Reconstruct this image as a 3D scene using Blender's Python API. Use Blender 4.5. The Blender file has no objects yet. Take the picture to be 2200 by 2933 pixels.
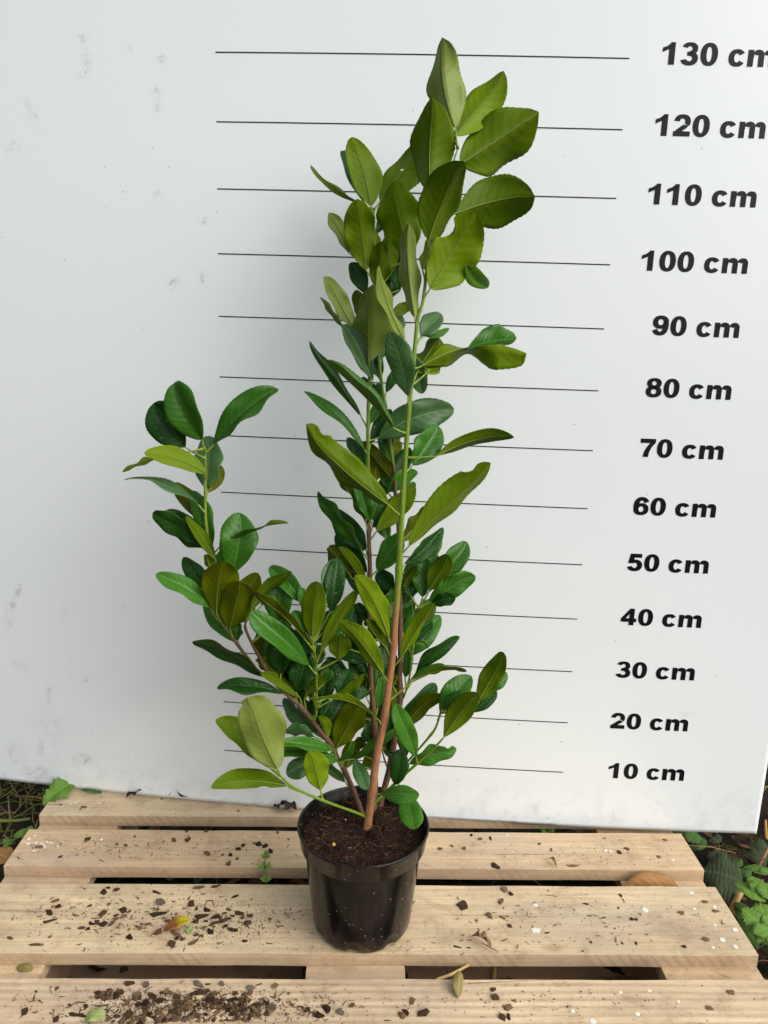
import bpy, bmesh, math, random
from mathutils import Vector, Matrix
random.seed(7)
R = math.radians
scene = bpy.context.scene
C = scene.collection

# ------------------------------------------------------------------ camera
CAM = Vector((0.604, -1.2289, 0.8756))
AX = Vector((0.99957, -0.01950, 0.02180))      # image right
AY = Vector((0.01703, -0.21701, -0.97602))     # image down
AZ = Vector((0.02377, 0.97597, -0.21660))      # into the picture
AX = AX.normalized(); AZ = (AZ - AX * AZ.dot(AX)).normalized(); AY = AZ.cross(AX).normalized()
FPX = 0.9824 * 2200                            # focal length in pixels of the 2200 px photograph
cam_data = bpy.data.cameras.new("camera")
cam = bpy.data.objects.new("camera", cam_data); C.objects.link(cam)
cam_data.sensor_fit = 'HORIZONTAL'; cam_data.sensor_width = 36.0; cam_data.lens = 36.0 * 0.9824
cam_data.clip_start = 0.01; cam_data.clip_end = 200
cam.matrix_world = Matrix(((AX.x, -AY.x, -AZ.x, CAM.x), (AX.y, -AY.y, -AZ.y, CAM.y), (AX.z, -AY.z, -AZ.z, CAM.z), (0, 0, 0, 1)))
scene.camera = cam

# ------------------------------------------------------------------ light: bright overcast day
SUN_EL, SUN_AZ = 36, 127          # degrees; azimuth clockwise from +Y (behind the board), so the light comes over the camera's right shoulder
world = bpy.data.worlds.new("World"); scene.world = world; world.use_nodes = True
wn = world.node_tree.nodes; wl = world.node_tree.links; wn.clear()
sky = wn.new('ShaderNodeTexSky'); sky.sky_type = 'NISHITA'; sky.sun_disc = False
sky.sun_elevation = R(SUN_EL); sky.sun_rotation = R(SUN_AZ); sky.air_density = 1.0; sky.dust_density = 4.0; sky.ozone_density = 1.0
hs = wn.new('ShaderNodeHueSaturation'); hs.inputs['Saturation'].default_value = 0.42
bg = wn.new('ShaderNodeBackground'); bg.inputs['Strength'].default_value = 0.135
wo = wn.new('ShaderNodeOutputWorld')
wl.new(sky.outputs[0], hs.inputs['Color']); wl.new(hs.outputs[0], bg.inputs['Color']); wl.new(bg.outputs[0], wo.inputs['Surface'])
sun_d = bpy.data.lights.new("sun", 'SUN'); sun_d.energy = 1.35; sun_d.angle = R(68); sun_d.color = (1.0, 0.975, 0.935)
sun = bpy.data.objects.new("sun", sun_d); C.objects.link(sun)
sdir = Vector((math.sin(R(SUN_AZ)) * math.cos(R(SUN_EL)), math.cos(R(SUN_AZ)) * math.cos(R(SUN_EL)), math.sin(R(SUN_EL))))
sun.rotation_euler = sdir.to_track_quat('Z', 'Y').to_euler(); sun.location = sdir * 6
scene.view_settings.view_transform = 'Standard'; scene.view_settings.look = 'None'
scene.view_settings.exposure = 0.44; scene.view_settings.gamma = 1.0; scene.view_settings.use_curve_mapping = False

scene.render.engine = 'CYCLES'
scene.cycles.max_bounces = 6; scene.cycles.diffuse_bounces = 4; scene.cycles.glossy_bounces = 3; scene.cycles.transmission_bounces = 4
scene.cycles.caustics_reflective = False; scene.cycles.caustics_refractive = False
scene.cycles.use_denoising = True

# ------------------------------------------------------------------ helpers
def P(x, y, zc):                 # photograph pixel + distance along the view axis -> point in the place
    return CAM + (AX * ((x - 1100) / FPX) + AY * ((y - 1466.5) / FPX) + AZ) * zc
def to_px(p):
    d = p - CAM; z = d.dot(AZ)
    return 1100 + FPX * d.dot(AX) / z, 1466.5 + FPX * d.dot(AY) / z, z
def hit(x, y, axis, val):        # where the pixel's ray meets the plane axis = val
    d = AX * ((x - 1100) / FPX) + AY * ((y - 1466.5) / FPX) + AZ
    t = (val - CAM[axis]) / d[axis]
    return CAM + d * t
def depth_at_Y(x, y, Y): return (hit(x, y, 1, Y) - CAM).dot(AZ)
def onz(x, y, z=0.0): return hit(x, y, 2, z)

def link(name, me, parent=None, mats=(), loc=None):
    for m in mats: me.materials.append(m)
    o = bpy.data.objects.new(name, me); C.objects.link(o)
    if parent is not None: o.parent = parent
    if loc is not None: o.location = loc
    return o
def tag(o, label=None, cat=None, group=None, kind=None):
    if label: o['label'] = label
    if cat: o['category'] = cat
    if group: o['group'] = group
    if kind: o['kind'] = kind
    return o
def empty(name, loc, label, cat, group=None):
    o = bpy.data.objects.new(name, None); C.objects.link(o); o.location = loc; o.empty_display_size = 0.02
    return tag(o, label, cat, group)
def mesh(name, verts, faces, smooth=False):
    me = bpy.data.meshes.new(name); me.from_pydata([tuple(v) for v in verts], [], faces); me.update()
    if smooth:
        for p in me.polygons: p.use_smooth = True
    return me

# ---- node helper
class NT:
    def __init__(s, name, rough=0.5, spec=0.5):
        s.m = bpy.data.materials.new(name); s.m.use_nodes = True; s.t = s.m.node_tree
        s.b = s.t.nodes['Principled BSDF']; s.out = s.t.nodes['Material Output']
        s.b.inputs['Roughness'].default_value = rough; s.b.inputs['Specular IOR Level'].default_value = spec
    def n(s, typ, ins=None, **kw):
        nd = s.t.nodes.new('ShaderNode' + typ)
        for k, v in kw.items(): setattr(nd, k, v)
        for k, v in (ins or {}).items(): s.set(nd.inputs[k], v)
        return nd
    def set(s, sock, v):
        if hasattr(v, 'links') or isinstance(v, bpy.types.NodeSocket): s.t.links.new(v, sock)
        else: sock.default_value = v
    def math(s, op, a, b=0.0, clamp=False):
        nd = s.t.nodes.new('ShaderNodeMath'); nd.operation = op; nd.use_clamp = clamp
        s.set(nd.inputs[0], a); s.set(nd.inputs[1], b); return nd.outputs[0]
    def mix(s, f, a, b, blend='MIX'):
        nd = s.t.nodes.new('ShaderNodeMix'); nd.data_type = 'RGBA'; nd.blend_type = blend
        s.set(nd.inputs[0], f); s.set(nd.inputs[6], rgba(a)); s.set(nd.inputs[7], rgba(b)); return nd.outputs[2]
    def ramp(s, f, stops, interp='LINEAR'):
        nd = s.t.nodes.new('ShaderNodeValToRGB'); cr = nd.color_ramp; cr.interpolation = interp
        while len(cr.elements) < len(stops): cr.elements.new(0.5)
        for e, (p, c) in zip(cr.elements, stops): e.position = p; e.color = rgba(c) if not isinstance(c, (int, float)) else (c, c, c, 1)
        s.set(nd.inputs[0], f); return nd.outputs[0]
    def noise(s, vec, scale, detail=3, rough=0.55, dist=0.0):
        nd = s.n('TexNoise', {'Scale': scale, 'Detail': detail, 'Roughness': rough, 'Distortion': dist})
        if vec is not None: s.set(nd.inputs['Vector'], vec)
        return nd.outputs['Fac']
    def mapping(s, vec, scale=(1, 1, 1), loc=(0, 0, 0), rot=(0, 0, 0)):
        nd = s.n('Mapping', {'Scale': scale, 'Location': loc, 'Rotation': rot}); s.set(nd.inputs['Vector'], vec); return nd.outputs[0]
    def bump(s, h, strength=0.3, dist=0.002, normal=None):
        nd = s.n('Bump', {'Strength': strength, 'Distance': dist, 'Height': h})
        if normal is not None: s.set(nd.inputs['Normal'], normal)
        return nd.outputs[0]
    def col(s, v): s.set(s.b.inputs['Base Color'], rgba(v)); return s
    def nor(s, v): s.set(s.b.inputs['Normal'], v); return s
    def rgh(s, v): s.set(s.b.inputs['Roughness'], v); return s
    def obj(s): return s.n('TexCoord').outputs['Object']
    def uv(s): return s.n('TexCoord').outputs['UV']
    def rnd(s): return s.n('ObjectInfo').outputs['Random']
def rgba(c):
    if isinstance(c, bpy.types.NodeSocket): return c
    return (c[0], c[1], c[2], 1.0)
def S(r, g, b):                   # sRGB 0-255 -> linear
    f = lambda v: (v / 255 / 12.92) if v <= 10 else ((v / 255 + 0.055) / 1.055) ** 2.4
    return (f(r), f(g), f(b))
def plain(name, c, rough=0.6, spec=0.4, var=0.15, scale=60, bump=0.0):
    t = NT(name, rough, spec); o = t.obj(); nz = t.noise(o, scale, 4)
    a = tuple(x * (1 - var) for x in c); b = tuple(min(1, x * (1 + var)) for x in c)
    t.col(t.mix(nz, a, b))
    if bump: t.nor(t.bump(nz, bump, 0.002))
    return t.m

# ------------------------------------------------------------------ materials
def wood_material(name, base, seed, stain=0.5, furrow=0.0):
    t = NT(name, 0.78, 0.25); o = t.obj(); r = t.rnd()
    off = t.n('CombineXYZ', {0: t.math('MULTIPLY', r, 37.0), 1: t.math('MULTIPLY', r, 11.0), 2: t.math('MULTIPLY', r, 5.0)}).outputs[0]
    v = t.n('VectorMath', {0: o, 1: off}, operation='ADD').outputs[0]
    g1 = t.noise(t.mapping(v, (2.2, 55, 55)), 1.0, 5, 0.6, 0.6)
    g2 = t.noise(t.mapping(v, (5, 210, 210)), 1.0, 3, 0.6)
    blot = t.noise(t.mapping(v, (5, 9, 9)), 1.0, 4, 0.6)
    lo = tuple(x * 0.78 for x in base); hi = tuple(min(1, x * 1.18) for x in base)
    c = t.mix(t.ramp(g1, [(0.22, 0.0), (0.80, 1.0)]), lo, hi)
    c = t.mix(t.math('MULTIPLY', t.ramp(g2, [(0.42, 1.0), (0.58, 0.0)]), 0.38), c, tuple(x * 0.62 for x in base))
    c = t.mix(t.math('MULTIPLY', t.ramp(blot, [(0.38, 1.0), (0.60, 0.0)]), 0.5 * stain), c, S(150, 128, 108))
    # damp, dirty patches and smudges
    d0 = t.noise(t.mapping(v, (9, 16, 16), (1, 5, 3)), 1.0, 6, 0.75, 0.8); c = t.mix(t.math('MULTIPLY', t.ramp(d0, [(0.50, 0.0), (0.62, 1.0)]), 0.42 * stain + .06), c, S(150, 122, 96))
    d1 = t.noise(v, 22, 5, 0.7); d2 = t.noise(t.mapping(v, (30, 60, 60), (3, 1, 7)), 1.0, 4, 0.7)
    c = t.mix(t.math('MULTIPLY', t.ramp(d1, [(0.52, 0.0), (0.70, 1.0)]), 0.75 * stain), c, S(132, 108, 86))
    c = t.mix(t.math('MULTIPLY', t.ramp(d2, [(0.64, 0.0), (0.70, 1.0)]), 0.45), c, S(96, 76, 60))
    d3 = t.noise(v, 260, 3, 0.7); c = t.mix(t.math('MULTIPLY', t.ramp(d3, [(0.58, 0.0), (0.72, 1.0)]), 0.40), c, S(92, 74, 58))
    d4 = t.noise(t.mapping(v, (3.0, 7, 7), (9, 4, 2)), 1.0, 3, 0.6); c = t.mix(t.math('MULTIPLY', t.ramp(d4, [(0.50, 0.0), (0.66, 1.0)]), 0.30), c, S(176, 168, 156))
    # saw marks on the cut edges (faces that look along the width)
    nrm = t.n('TexCoord').outputs['Normal']
    sx = t.n('SeparateXYZ', {0: nrm}); ay = t.math('ABSOLUTE', sx.outputs[1])
    w = t.n('TexWave', {'Scale': 1.0, 'Distortion': 1.2, 'Detail': 2.0, 'Detail Scale': 0.7}, wave_type='BANDS', bands_direction='X')
    t.set(w.inputs['Vector'], t.mapping(v, (24, 24, 24), rot=(0, R(38), 0)))
    edge = t.ramp(ay, [(0.5, 0.0), (0.8, 1.0)])
    band = t.math('MULTIPLY', t.math('MULTIPLY', t.ramp(w.outputs['Fac'], [(0.55, 0.0), (0.95, 1.0)]), t.ramp(t.noise(v, 7, 2), [(0.45, 0.0), (0.58, 1.0)])), edge)
    c = t.mix(t.math('MULTIPLY', band, 0.35), c, S(128, 108, 88))
    c = t.mix(t.math('MULTIPLY', edge, 0.38), c, S(160, 130, 100))
    # knots
    vo = t.n('TexVoronoi', {'Scale': 1.0, 'Randomness': 1.0}); t.set(vo.inputs['Vector'], t.mapping(v, (4.5, 12, 12)))
    k = t.ramp(vo.outputs['Distance'], [(0.05, 1.0), (0.11, 0.0)])
    c = t.mix(t.math('MULTIPLY', k, 0.35), c, S(128, 96, 66))
    t.col(c)
    h = t.math('ADD', t.math('MULTIPLY', g1, 0.7), t.math('MULTIPLY', g2, 0.5))
    if furrow:
        fw = t.n('TexWave', {'Scale': 1.0, 'Distortion': 1.5, 'Detail': 2.0, 'Detail Scale': 0.4}, wave_type='BANDS', bands_direction='Y')
        t.set(fw.inputs['Vector'], t.mapping(v, (3, 26, 26)))
        h = t.math('ADD', h, t.math('MULTIPLY', fw.outputs['Fac'], furrow))
    t.nor(t.bump(h, 0.45, 0.0016))
    return t.m
M_WOOD = wood_material('planed_pine', S(213, 191, 155), 1, 0.62)
M_WOOD2 = wood_material('furrowed_pine', S(213, 189, 155), 2, 0.62, 1.2)
M_WOOD3 = wood_material('pinkish_pine', S(213, 185, 148), 3, 0.55)
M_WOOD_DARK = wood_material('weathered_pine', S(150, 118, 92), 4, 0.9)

# scuffs and muddy finger marks on the board: (u, v, half width, half height, tilt, strength)
SMUDGES = [(-0.2146,1.3159,0.0149,0.0149,0.00,0.80), (-0.2103,1.2895,0.0127,0.0150,0.50,0.80), (-0.2143,1.2678,0.0150,0.0092,-0.30,0.60), (-0.1410,1.3056,0.0079,0.0102,0.00,0.55), (-0.0884,1.2889,0.0102,0.0124,0.00,0.60), (-0.0966,1.2427,0.0091,0.0137,0.00,0.70), (-0.0957,1.2193,0.0103,0.0103,0.00,0.60), (-0.3055,1.2069,0.0083,0.0368,0.45,0.50), (-0.3427,1.1574,0.0205,0.0157,0.00,0.50), (-0.0767,0.9491,0.0102,0.0156,-0.50,1.00), (-0.0275,0.9610,0.0083,0.0142,0.40,0.80), (-0.0207,1.0488,0.0128,0.0093,0.00,0.55), (-0.0997,1.0935,0.0094,0.0141,0.00,0.45), (-0.4011,0.3734,0.0049,0.0563,-0.46,0.90), (-0.4226,0.4341,0.0056,0.0098,0.00,0.90), (-0.4168,0.3275,0.0157,0.0356,-0.10,0.60), (-0.3968,0.2397,0.0288,0.0144,-0.20,0.50), (-0.3466,0.1835,0.0086,0.0359,-0.15,0.60), (-0.2694,0.2239,0.0126,0.0112,0.00,0.60), (-0.4337,0.0513,0.0045,0.0255,-0.08,1.00), (-0.3696,0.0713,0.0103,0.0264,-0.25,0.80), (-0.2881,0.0544,0.0361,0.0188,0.00,0.70), (-0.3835,0.0118,0.0372,0.0193,0.00,0.70), (-0.3432,0.1176,0.0652,0.0435,-0.30,0.35), (-0.2978,0.2741,0.0063,0.0629,-0.05,0.25), (-0.3046,0.3435,0.0048,0.0346,-0.15,0.40), (0.6140,0.0003,0.0104,0.0039,0.00,1.00), (0.5864,0.0193,0.0221,0.0156,0.00,0.55), (0.1332,0.6462,0.0159,0.0086,0.50,0.50), (0.1175,0.6116,0.0086,0.0074,0.00,0.45), (0.8558,0.2273,0.0189,0.0031,-0.20,0.50), (0.9167,0.1212,0.0167,0.0038,-0.50,0.35), (-0.0252,0.3368,0.0039,0.0059,0.00,0.60), (0.0729,0.6094,0.0087,0.0186,0.50,0.40),]
def board_material():
    t = NT('white_coated_board', 0.30, 0.85); uv = t.uv()
    sep = t.n('SeparateXYZ', {0: uv}); U, V = sep.outputs[0], sep.outputs[1]
    c = t.mix(t.noise(uv, 3.0, 2), (0.735, 0.790, 0.800), (0.765, 0.806, 0.818))
    # fine grey specks
    vo = t.n('TexVoronoi', {'Scale': 38.0, 'Randomness': 1.0}); t.set(vo.inputs['Vector'], uv)
    msk = t.math('GREATER_THAN', t.n('SeparateColor', {0: vo.outputs['Color']}).outputs[0], 0.80)
    sp = t.math('MULTIPLY', t.ramp(vo.outputs['Distance'], [(0.030, 1.0), (0.055, 0.0)]), msk)
    c = t.mix(t.math('MULTIPLY', sp, 0.75), c, (0.10, 0.10, 0.10))
    vo2 = t.n('TexVoronoi', {'Scale': 110.0, 'Randomness': 1.0}); t.set(vo2.inputs['Vector'], uv)
    msk2 = t.math('GREATER_THAN', t.n('SeparateColor', {0: vo2.outputs['Color']}).outputs[1], 0.80)
    low = t.ramp(V, [(0.0, 1.0), (0.35, 0.35), (1.0, 0.1)])
    sp2 = t.math('MULTIPLY', t.math('MULTIPLY', t.ramp(vo2.outputs['Distance'], [(0.06, 1.0), (0.13, 0.0)]), msk2), low)
    c = t.mix(t.math('MULTIPLY', sp2, 0.5), c, (0.16, 0.15, 0.14))
    # scuffs and muddy finger marks
    grit = t.ramp(t.noise(uv, 170, 2, 0.75), [(0.50, 0.0), (0.66, 1.0)])
    grit2 = t.ramp(t.noise(uv, 60, 2, 0.7), [(0.47, 0.0), (0.70, 1.0)])
    tot = t.n('Attribute', attribute_name='smudge').outputs['Fac']
    sm = t.math('MULTIPLY', tot, t.math('ADD', t.math('MULTIPLY', grit, 0.50), t.math('MULTIPLY', grit2, 0.50)), True)
    c = t.mix(sm, c, S(120, 112, 100))
    # grime along the bottom edge and the left foot of the board
    gl = t.math('MULTIPLY', t.ramp(V, [(-0.0, 1.0), (0.10, 0.0)]), t.ramp(t.noise(uv, 25, 3, 0.7), [(0.48, 0.0), (0.75, 1.0)]))
    c = t.mix(t.math('MULTIPLY', gl, 0.32), c, S(150, 146, 138))
    t.col(c); t.rgh(t.math('ADD', 0.26, t.math('MULTIPLY', sm, 0.4)))
    return t.m

# ------------------------------------------------------------------ ground
def vnoise(x, y, s=0):
    from mathutils import noise
    return noise.noise(Vector((x, y, s * 7.3)))
def soil_material():
    t = NT('dark_soil', 0.95, 0.15); o = t.obj()
    n1 = t.noise(o, 9, 6, 0.65); n2 = t.noise(o, 70, 5, 0.7)
    c = t.ramp(n1, [(0.3, S(24, 20, 16)), (0.55, S(44, 36, 28)), (0.8, S(66, 54, 42))])
    c = t.mix(t.ramp(n2, [(0.58, 0.0), (0.68, 1.0)]), c, S(84, 68, 50))
    c = t.mix(t.math('MULTIPLY', t.ramp(t.noise(o, 5, 3), [(0.5, 0.0), (0.62, 1.0)]), 0.5), c, S(46, 54, 26))
    t.col(c); t.nor(t.bump(t.math('ADD', n2, n1), 0.9, 0.01)); return t.m
GZ = -0.144
def ground():
    xs = [-14, -8, -4, -2.2] + [-1.4 + 0.035 * i for i in range(115)] + [3.4, 5, 9, 15]
    ys = [-14, -8, -4, -2.4] + [-1.6 + 0.035 * i for i in range(90)] + [2.4, 4, 8, 15]
    V = []; F = []
    for y in ys:
        for x in xs:
            inside = -0.1 < x < 1.3 and -0.75 < y < 0.25
            h = 0.012 * vnoise(x * 9, y * 9) + 0.022 * vnoise(x * 3, y * 3, 2)
            V.append((x, y, GZ - 0.012 + (min(h, 0.0) - 0.004 if inside else h)))
    n = len(xs)
    for j in range(len(ys) - 1):
        for i in range(n - 1): F.append((j * n + i, j * n + i + 1, (j + 1) * n + i + 1, (j + 1) * n + i))
    tag(link('ground', mesh('ground', V, F, True), mats=[soil_material()]), kind='structure')
ground()

# ------------------------------------------------------------------ bowed measuring board
def rotvec(w):
    w = Vector(w); return Matrix.Rotation(w.length, 3, w.normalized())
BR = rotvec((-0.0067, 0.012, -0.0666)); BO = Vector((0.3402, 0.0671, 0.0160))
def board_pt(u, v, off=0.0):
    p = BO + BR @ Vector((u, 0.0417 * (u - 0.5) ** 2 * (1 - 0.3378 * (v - 0.6)) - off, v))
    return p
U0, U1, V1 = -0.62, 1.011, 1.56
def build_board():
    nu, nv = 240, 224; V = []; F = []; uvs = []
    def grid(off, front):
        b = len(V)
        for j in range(nv + 1):
            for i in range(nu + 1):
                u = U0 + (U1 - U0) * i / nu; v = -0.0123 + (V1 + 0.0123) * j / nv
                p = board_pt(u, v, off)
                if j == 0 and 0.0 < p.x < 1.2 and p.y > 0.03: p.z = max(p.z, 0.0006)
                V.append(p); uvs.append((u, v))
        for j in range(nv):
            for i in range(nu):
                q = (b + j * (nu + 1) + i, b + j * (nu + 1) + i + 1, b + (j + 1) * (nu + 1) + i + 1, b + (j + 1) * (nu + 1) + i)
                F.append(q if front else q[::-1])
        return b
    a = grid(0.0, True); b = grid(-0.004, False); w = nu + 1
    nf = len(F)
    for i in range(nu):
        F.append((b + i, b + i + 1, a + i + 1, a + i)); t = nv * w
        F.append((a + t + i, a + t + i + 1, b + t + i + 1, b + t + i))
    for j in range(nv):
        F.append((a + j * w, a + (j + 1) * w, b + (j + 1) * w, b + j * w)); r = nu
        F.append((b + j * w + r, b + (j + 1) * w + r, a + (j + 1) * w + r, a + j * w + r))
    me = mesh('board_sheet', [p - BO for p in V], F, False)
    for k, p in enumerate(me.polygons):
        if k < nf: p.use_smooth = True
        else: p.material_index = 1
    l = me.uv_layers.new(name='UVMap')
    for lp in me.loops: l.data[lp.index].uv = uvs[lp.vertex_index]
    at = me.attributes.new('smudge', 'FLOAT', 'POINT')
    for i, (u, v) in enumerate(uvs[:(nu + 1) * (nv + 1)]):
        best = 0.0
        for (su, sv, a, b, tl, k) in SMUDGES:
            du, dv = u - su, v - sv
            if abs(du) + abs(dv) > 0.13: continue
            cs, sn = math.cos(tl), math.sin(tl); x = (du * cs + dv * sn) / max(a, .008); y = (-du * sn + dv * cs) / max(b, .008)
            best = max(best, k * (1 - x * x - y * y))
        at.data[i].value = best
    root = empty('measuring_board', BO, 'tall white height-measuring board with black centimetre marks standing behind the plant', 'board')
    link('board_sheet', me, root, [board_material(), plain('raw_board_edge', S(176, 152, 120), 0.9, 0.1, 0.35, 90)])
    return root
BOARD = build_board()

# ---- printed lines and numbers
t_ = NT('black_print', 0.30, 0.22); t_.col(t_.mix(t_.noise(t_.obj(), 40, 3), (0.004, 0.004, 0.006), (0.008, 0.008, 0.010))); M_PRINT = t_.m
def arc(cx, cy, ro, ri, a0, a1, n=26):
    V = []; F = []
    def se(r, a):
        c, s = math.cos(a), math.sin(a); e = 2 / 2.25
        return (cx + r[0] * math.copysign(abs(c) ** e, c), cy + r[1] * math.copysign(abs(s) ** e, s))
    for i in range(n + 1):
        a = R(a0 + (a1 - a0) * i / n); V += [se(ro, a), se(ri, a)]
    for i in range(n): F.append((2 * i, 2 * i + 2, 2 * i + 3, 2 * i + 1))
    return V, F
def poly(*pts): return list(pts), [tuple(range(len(pts)))]
def flip(parts, w, h): return [([(w - x, h - y) for x, y in V], F) for V, F in parts]
G = {}
G['0'] = (0.80, [arc(.40, .5, (.40, .515), (.125, .335), 0, 360, 48)])
G['1'] = (0.62, [poly((.32, 0), (.60, 0), (.60, 1.0), (.32, .80)), poly((.60, 1), (.40, 1), (.32, .885), (.32, .70)), poly((.36, .94), (.22, .83), (.02, .755), (.02, .555), (.34, .70))])
G['2'] = (0.80, [arc(.395, .685, (.385, .33), (.125, .135), 178, -32), poly((.0, 0), (.79, 0), (.79, .235), (.0, .235)), poly((.0, .14), (.13, .30), (.44, .54), (.70, .52), (.62, .40), (.38, .22), (.30, .10))])
G['3'] = (0.80, [arc(.385, .735, (.365, .28), (.115, .105), 165, -88), arc(.385, .295, (.405, .31), (.135, .12), 90, -168), poly((.27, .425), (.42, .42), (.46, .60), (.27, .60))])
G['4'] = (0.84, [poly((.44, 0), (.71, 0), (.71, 1), (.44, 1)), poly((.0, .195), (.84, .195), (.84, .41), (.0, .41)), poly((.0, .40), (.0, .36), (.24, .38), (.46, .70), (.46, 1.0))])
G['5'] = (0.80, [poly((.13, .775), (.74, .775), (.74, 1), (.13, 1)), poly((.03, .455), (.29, .425), (.36, .80), (.13, 1.0)), arc(.385, .325, (.405, .345), (.135, .145), 132, -166)])
G['6'] = (0.80, [arc(.405, .325, (.395, .34), (.13, .15), 0, 360, 40), arc(.42, .49, (.42, .525), (.145, .32), 28, 200)])
G['7'] = (0.78, [poly((.0, .765), (.78, .765), (.78, 1), (.0, 1)), poly((.50, .78), (.78, .80), (.60, .55), (.48, .25), (.455, 0), (.17, 0), (.23, .32), (.34, .55))])
G['8'] = (0.80, [arc(.40, .735, (.37, .28), (.115, .105), 0, 360, 40), arc(.40, .295, (.40, .31), (.135, .125), 0, 360, 40)])
G['9'] = (0.80, flip(G['6'][1], .80, 1.0))
G['c'] = (0.76, [arc(.385, .375, (.385, .39), (.125, .20), 32, 328, 34)])
G['m'] = (1.27, [poly((0, 0), (.27, 0), (.27, .75), (0, .75)), poly((.50, 0), (.77, 0), (.77, .50), (.50, .50)), poly((1.0, 0), (1.27, 0), (1.27, .50), (1.0, .50)),
                 arc(.505, .49, (.265, .275), (.008, .075), 0, 168, 16), arc(1.005, .49, (.265, .275), (.008, .075), 0, 168, 16), poly((.235, .42), (.29, .42), (.29, .60), (.235, .60))])
CAP = 0.0309
def text_mesh(txt, u_right, v_base, o):
    w = {'m': 0.0403, 'c': 0.0248}
    adv = []; u = u_right
    # laid out from the right edge
    u -= w['m']; adv.append(('m', u)); u -= 0.0040 + w['c']; adv.append(('c', u)); u -= 0.0165
    for d in reversed(txt):
        dw = G[d][0] * CAP * 1.05
        adv.append((d, (u - dw) if d != '1' else (u - 0.026 - 0.0002))); u -= 0.0289
    V = []; F = []
    for ch, u0 in adv:
        gw, parts = G[ch]
        sc = (w[ch] / gw) if ch in w else CAP * 1.05
        for pv, pf in parts:
            b = len(V)
            for x, y in pv: V.append(board_pt(u0 + x * sc, v_base + y * CAP, 0.0005) - o)
            F += [tuple(b + i for i in f) for f in pf]
    me = mesh('height_label', V, F)
    bm = bmesh.new(); bm.from_mesh(me); bmesh.ops.recalc_face_normals(bm, faces=bm.faces); bm.to_mesh(me); bm.free()
    return me
for cmv in range(10, 140, 10):
    v = cmv / 100.0
    n = 40; V = []; F = []
    for i in range(n + 1):
        u = 0.6376 * i / n
        V += [board_pt(u, v - 0.00085, 0.0005) - BO, board_pt(u, v + 0.00085, 0.0005) - BO]
    for i in range(n): F.append((2 * i, 2 * i + 2, 2 * i + 3, 2 * i + 1))
    link('measuring_line', mesh('measuring_line', V, F), BOARD, [M_PRINT])
    tm = text_mesh(str(cmv), 0.8605 if cmv == 10 else 0.8557, v - 0.0072, BO)
    tag(link('height_label', tm, BOARD, [M_PRINT]), label='black printed number reading %d cm' % cmv)

# ------------------------------------------------------------------ pallet
def box_mesh(name, sx, sy, sz, bev=0.0022, jit=0.0, nx=24):
    bm = bmesh.new()
    bmesh.ops.create_cube(bm, size=1.0)
    for v in bm.verts: v.co = Vector((v.co.x * sx, v.co.y * sy, v.co.z * sz))
    if nx > 1:
        ax = 0 if sx >= sy else 1
        ed = [e for e in bm.edges if abs((e.verts[0].co - e.verts[1].co)[ax]) > 0.9 * (sx, sy)[ax]]
        bmesh.ops.subdivide_edges(bm, edges=ed, cuts=nx, use_grid_fill=True)
    long_e = [e for e in bm.edges if len(e.link_faces) == 2 and e.calc_face_angle(0) > 0.5]
    bmesh.ops.bevel(bm, geom=long_e, offset=bev, segments=2, profile=0.6, affect='EDGES')
    if jit:
        for v in bm.verts:
            a = v.co.x * 9 if sx >= sy else v.co.y * 9
            v.co.y += jit * vnoise(a, v.co.z * 20 + (3 if v.co.y > 0 else 8), sx + sy) * (1 if sx >= sy else .3)
            v.co.z += 0.35 * jit * vnoise(a * 0.7, v.co.y * 9, 5)
    me = bpy.data.meshes.new(name); bm.to_mesh(me); bm.free()
    for p in me.polygons: p.use_smooth = False
    return me
PAL = Vector((0.6, -0.2135, -0.144))
pallet = empty('wooden_pallet', PAL, 'pale pine wooden pallet lying on the ground under the potted plant', 'pallet')
PLANKS = {}
for key, y0, y1, m in (('rear', 0.041, 0.186, M_WOOD), ('second', -0.100, 0.0, M_WOOD3), ('middle', -0.286, -0.141, M_WOOD), ('fourth', -0.431, -0.331, M_WOOD2), ('front', -0.617, -0.472, M_WOOD)):
    w = y1 - y0
    o = link('plank', box_mesh('plank', 1.2, w, 0.0216, 0.0009, 0.0016), pallet, [m], Vector((0.6, (y0 + y1) / 2, -0.0108)) - PAL)
    PLANKS[key] = (o, y0, y1)
tag(PLANKS['fourth'][0], label='furrowed pine plank strewn with a heap of bark chips')
tag(PLANKS['middle'][0], label='wide pine plank that the black pot stands on')
for x in (0.0725, 0.6, 1.1275):
    link('cross_board', box_mesh('cross_board', 0.145, 0.803, 0.0216, 0.0012, 0.0012), pallet, [M_WOOD3], Vector((x, -0.2155, -0.0326)) - PAL)
for x in (0.0725, 0.6, 1.1275):
    for y, wy in ((0.1135, 0.1), (-0.2135, 0.145), (-0.5445, 0.1)):
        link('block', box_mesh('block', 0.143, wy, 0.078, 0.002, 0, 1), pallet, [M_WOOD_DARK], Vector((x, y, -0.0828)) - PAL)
for y, wy in ((0.1135, 0.1), (-0.2135, 0.145), (-0.5445, 0.1)):
    link('bottom_board', box_mesh('bottom_board', 1.198, wy, 0.0216, 0.0015, 0.001), pallet, [M_WOOD_DARK], Vector((0.6, y, -0.1330)) - PAL)

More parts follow.
